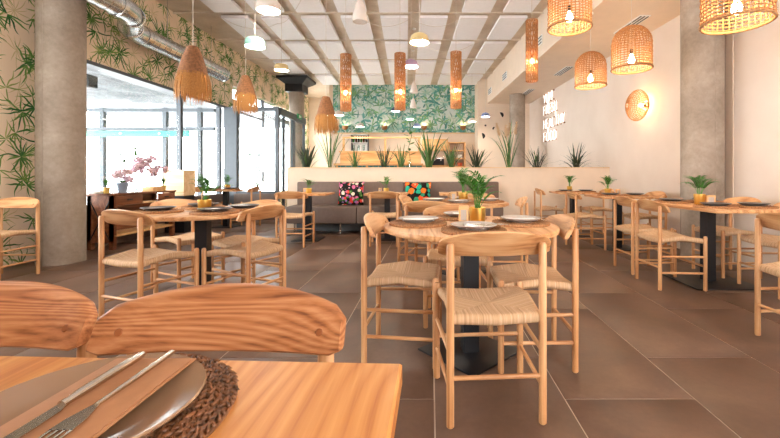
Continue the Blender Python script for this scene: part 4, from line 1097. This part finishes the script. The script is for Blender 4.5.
# neon sign
def neon():
    t = thing('neon_sign', 'white neon lettering on the right wall above the partition', 'sign', (0, 0, 0))
    yL, yR = 10.75, 9.25
    S = {'Y': [[(0, 1), (.35, .5), (.7, 1)], [(.35, .5), (.35, 0)]], 'U': [[(0, 1), (0, .2), (.15, 0), (.5, 0), (.65, .2), (.65, 1)]],
         'M': [[(0, 0), (0, 1), (.38, .4), (.76, 1), (.76, 0)]], '!': [[(.1, 1), (.1, .3)], [(.1, .1), (.1, 0)]], 'F': [[(.6, 1), (0, 1), (0, 0)], [(0, .55), (.5, .55)]],
         'R': [[(0, 0), (0, 1), (.5, 1), (.62, .8), (.5, .55), (0, .55)], [(.3, .55), (.62, 0)]], 'E': [[(.6, 1), (0, 1), (0, 0), (.6, 0)], [(0, .52), (.5, .52)]],
         'S': [[(.6, .85), (.45, 1), (.15, 1), (0, .8), (.1, .58), (.5, .45), (.62, .22), (.45, 0), (.15, 0), (0, .15)]], 'H': [[(0, 0), (0, 1)], [(.62, 0), (.62, 1)], [(0, .52), (.62, .52)]],
         'A': [[(0, 0), (.33, 1), (.66, 0)], [(.13, .4), (.53, .4)]], 'L': [[(0, 1), (0, 0), (.55, 0)]], 'T': [[(0, 1), (.66, 1)], [(.33, 1), (.33, 0)]],
         'O': [[(.15, 0), (.5, 0), (.65, .2), (.65, .8), (.5, 1), (.15, 1), (0, .8), (0, .2), (.15, 0)]], 'D': [[(0, 0), (0, 1), (.4, 1), (.62, .75), (.62, .25), (.4, 0), (0, 0)]]}
    for word, z, wid in (('YUM!', 3.00, 0.82), ('FRESH', 2.68, 1.0), ('HEALTHY', 2.30, 1.5), ('FOOD', 1.95, 0.98)):
        step = wid / len(word); hgt = 0.235
        for i, ch in enumerate(word):
            m = MB()
            for st in S[ch]:
                pts = []
                for (u, v) in st:
                    y = yL - (i * step + u * step * 1.12); pts.append((RW(y) - 0.045, y, z + v * hgt))
                m.tube(pts, 0.0075, 6)
            o = m.build('letter', M_neon, t)
            y = yL - (i + .4) * step
            MB().rod((RW(y) - 0.045, y, z), (RW(y), y, z), 0.02, n=6).rod((RW(y) - 0.045, y, z + hgt), (RW(y), y, z + hgt), 0.02, n=6).build('standoff', M_wicker_red, o)
    for (i, z0, z1) in ((0.34, 2.915, 3.0), (0.88, 2.535, 2.68), (0.36, 2.185, 2.30)):
        y = yL - i; MB().tube([(RW(y) - .045, y, z0), (RW(y) - .045, y, z1)], 0.0125, 6).build('link_tube', M_neon, t)
neon()

# moon decals on the back right wall
for (px, py, r, a, w) in ((501, 115, .085, .5, 'largest black half moon decal below the dropped ceiling'), (485.5, 125.5, .03, 0, 'small black dot decal left on the moon wall'), (494, 128.5, .05, 2.6, 'small black half moon decal, second lowest'), (482.3, 136, .09, .2, 'black half moon decal low beside the green wallpaper')):
    pts = [(r * math.cos(a - PI / 2 + PI * i / 12), r * math.sin(a - PI / 2 + PI * i / 12)) for i in range(13)] if r > .04 else [(r * math.cos(2 * PI * i / 16), r * math.sin(2 * PI * i / 16)) for i in range(16)]
    p = P(px, py, 12.15)
    tag(MB().prism(pts, 0, 0.004).build('moon_decal', M_blackpaint, None, (p.x, 12.149, p.z), (PI / 2, 0, 0)), w, 'wall decal', 'moon decals')
tag(MB().box(-.1, .1, -.02, 0, -.07, .07).build('wall_panel', M_white, None, (P(322, 163, 13.0).x - .25, 15.19, 1.5)), 'white rectangle on the far left back wall', 'panel')

# ------------------------------------------------------------------ bar at the back
bar = thing('bar_counter', 'birch and teal bar counter beyond the partition', 'counter', (0, 11.0, 0))
x0, x1 = P(335, 0, 11).x, P(422, 0, 11).x
MB().box(x0, x1, 0, 0.5, 0, 1.30).build('body', M_bar_wood, bar)
tw = (x1 - x0) / 16
tm_ = MB().rbox(.004, tw - .004, -0.014, 0, 0, 0.145, .003).mesh('tile', M_teal)
for i in range(16):
    for j in range(2): link('tile', tm_, bar, (x0 + i * tw, 0, 1.0 + .152 * j))
MB().rbox(x0 - .03, x1 + .03, -0.06, 0.55, 1.30, 1.36, .006).build('worktop', M_bar_wood, bar)
for px in (337, 367, 398): x = P(px, 0, 11).x; MB().box(x - .03, x + .03, -.03, 0, 0.9, 1.30).build('post', M_bar_wood, bar)
hood = thing('bar_upper_shelf', 'light birch panelled upstand over the bar counter', 'shelf', (0, 11.52, 0))
MB().box(P(340, 0, 11.5).x, P(421, 0, 11.5).x, 0, 0.04, 1.3605, 1.70).build('panel', M_bar_wood, hood)
MB().rbox(P(339, 0, 11.5).x, P(422, 0, 11.5).x, -.05, .3, 1.70, 1.74, .005).build('ledge', M_bar_wood, hood)
for px in (343, 385, 419): x = P(px, 0, 11.5).x; MB().box(x - .03, x + .03, .04, .08, 1.74, 2.12).box(x - .03, x + .03, .04, .08, 0, 1.70).build('upright', M_bar_wood, hood)
MB().box(P(342, 0, 11.5).x, P(421, 0, 11.5).x, .04, .08, 2.12, 2.17).build('rail', M_bar_wood, hood)
bs = thing('bottle_shelf', 'white two tier bottle shelf above the bar', 'shelf', P(360, 151, 12.87))
w = 0.27
for z in (0, .27, .53): MB().box(-w, w, -.07, .10, z - .01, z + .01).build('shelf_board', M_white, bs)
for s in (-1, 1): MB().box(s * w - .012, s * w + .012, -.07, .10, -.01, .54).build('side_panel', M_grey_frame, bs)
MB().box(-w, w, .10, .115, -.01, .54).build('back_panel', M_white, bs)
p = P(360, 151, 12.87)
bcol = [plain('bottle_green', srgb(70, 124, 66), 0.2), plain('bottle_brown', srgb(104, 54, 34), 0.2), plain('bottle_dark', srgb(30, 30, 32), 0.2)]
words = ('leftmost', 'second', 'third', 'fourth', 'fifth', 'rightmost')
for i in range(6):
    o = thing('bottle', '%s dark bottle on the upper tier of the bar shelf' % words[i], 'bottle', (p.x - .21 + .084 * i, 12.87, p.z + .281), 0, 'bottles on the bar shelf')
    MB().lathe([(0, 0), (.03, 0), (.032, .01), (.032, .12), (.012, .16), (.012, .20), (0, .20)], 14).build('glass_body', bcol[i % 3], o)
    MB().lathe([(0, .2005), (.014, .2005), (.014, .222), (0, .222)], 10).build('bottle_cap', M_black, o)
    g = thing('drinking_glass', '%s pale glass on the lower tier of the bar shelf' % words[i], 'glass', (p.x - .21 + .084 * i, 12.87, p.z + .0105), 0, 'glasses on the bar shelf')
    MB().lathe([(0, .004), (.026, .004), (.034, .11), (.036, .18), (.034, .18), (.031, .11), (.024, .008), (0, .008)], 14).build('bowl', M_white if i % 2 else M_vase, g)
    MB().lathe([(0, 0), (.03, 0), (.03, .003), (0, .004)], 14).build('foot', M_vase, g)
cb = thing('wall_cabinet', 'birch wall cabinet right of the bar with three doors', 'cabinet', (0, 12.6, 0))
xa, xb = P(422, 0, 12.6).x, P(448, 0, 12.6).x
MB().box(xa, xb, 0, .38, 1.83, 2.2).build('body', M_bar_wood, cb)
for i in range(3): d = MB().rbox(xa + (xb - xa) * i / 3 + .005, xa + (xb - xa) * (i + 1) / 3 - .005, -.018, 0, 1.835, 2.195, .004).build('door', M_bar_wood, cb)
sh = thing('kitchen_shelf', 'tall birch open shelf at the right end of the bar', 'shelf', (0, 12.55, 0))
xc, xd = P(449, 0, 12.55).x, P(465, 0, 12.55).x
for x in (xc, xd): MB().box(x - .02, x + .02, 0, .38, 0, 2.1).build('upright', M_bar_wood, sh)
for z in (.9, 1.30, 1.56, 1.82, 2.08): MB().box(xc, xd, 0, .38, z - .015, z + .015).build('shelf_board', M_bar_wood, sh)
MB().box(xc, xd, .37, .385, 0, 2.1).build('back_panel', M_cream, sh)
for k_, (z, c, nm) in enumerate(((1.5755, (236, 232, 224), 'stack of white bowls upper on the kitchen shelf'), (1.3155, (190, 90, 60), 'red brown container on the kitchen shelf'), (0.9155, (60, 130, 130), 'teal canister low on the kitchen shelf'))):
    for j, dx in enumerate((.12, .36)):
        tag(MB().lathe([(0, 0), (.06, 0), (.08, .06), (.085, .12), (.078, .12), (.05, .02), (0, .02)], 16).build('bowl', plain('ware_%d%d' % (k_, j), srgb(*c), .4), None, (xc + dx, 12.7, z)), ('left ' if j == 0 else 'right ') + nm, 'bowl', 'ware on the kitchen shelf')
wk = thing('back_worktop', 'birch work counter below the wall cabinet at the back', 'counter', (0, 12.5, 0))
MB().rbox(xa - .1, xc - .04, 0, .48, 1.30, 1.34, .005).build('worktop', M_bar_wood, wk)
MB().box(xa - .08, xc - .06, .02, .48, 0, 1.30).build('body', M_cream, wk)
cm = thing('coffee_machine', 'black coffee machine on the back work counter', 'coffee machine', (P(438, 0, 12.6).x, 12.68, 1.341))
MB().rbox(-.2, .2, -.12, .15, 0, .05, .01).build('base', M_black, cm); MB().rbox(-.2, .2, -.02, .15, .05, .24, .01).build('body', M_black, cm)
MB().rbox(-.2, .2, -.12, .15, .2, .27, .01).build('head', M_steel, cm)
for s in (-.1, .1): MB().rod((s, -.07, .2), (s, -.07, .16), .02, n=10).build('group_head', M_steel, cm)
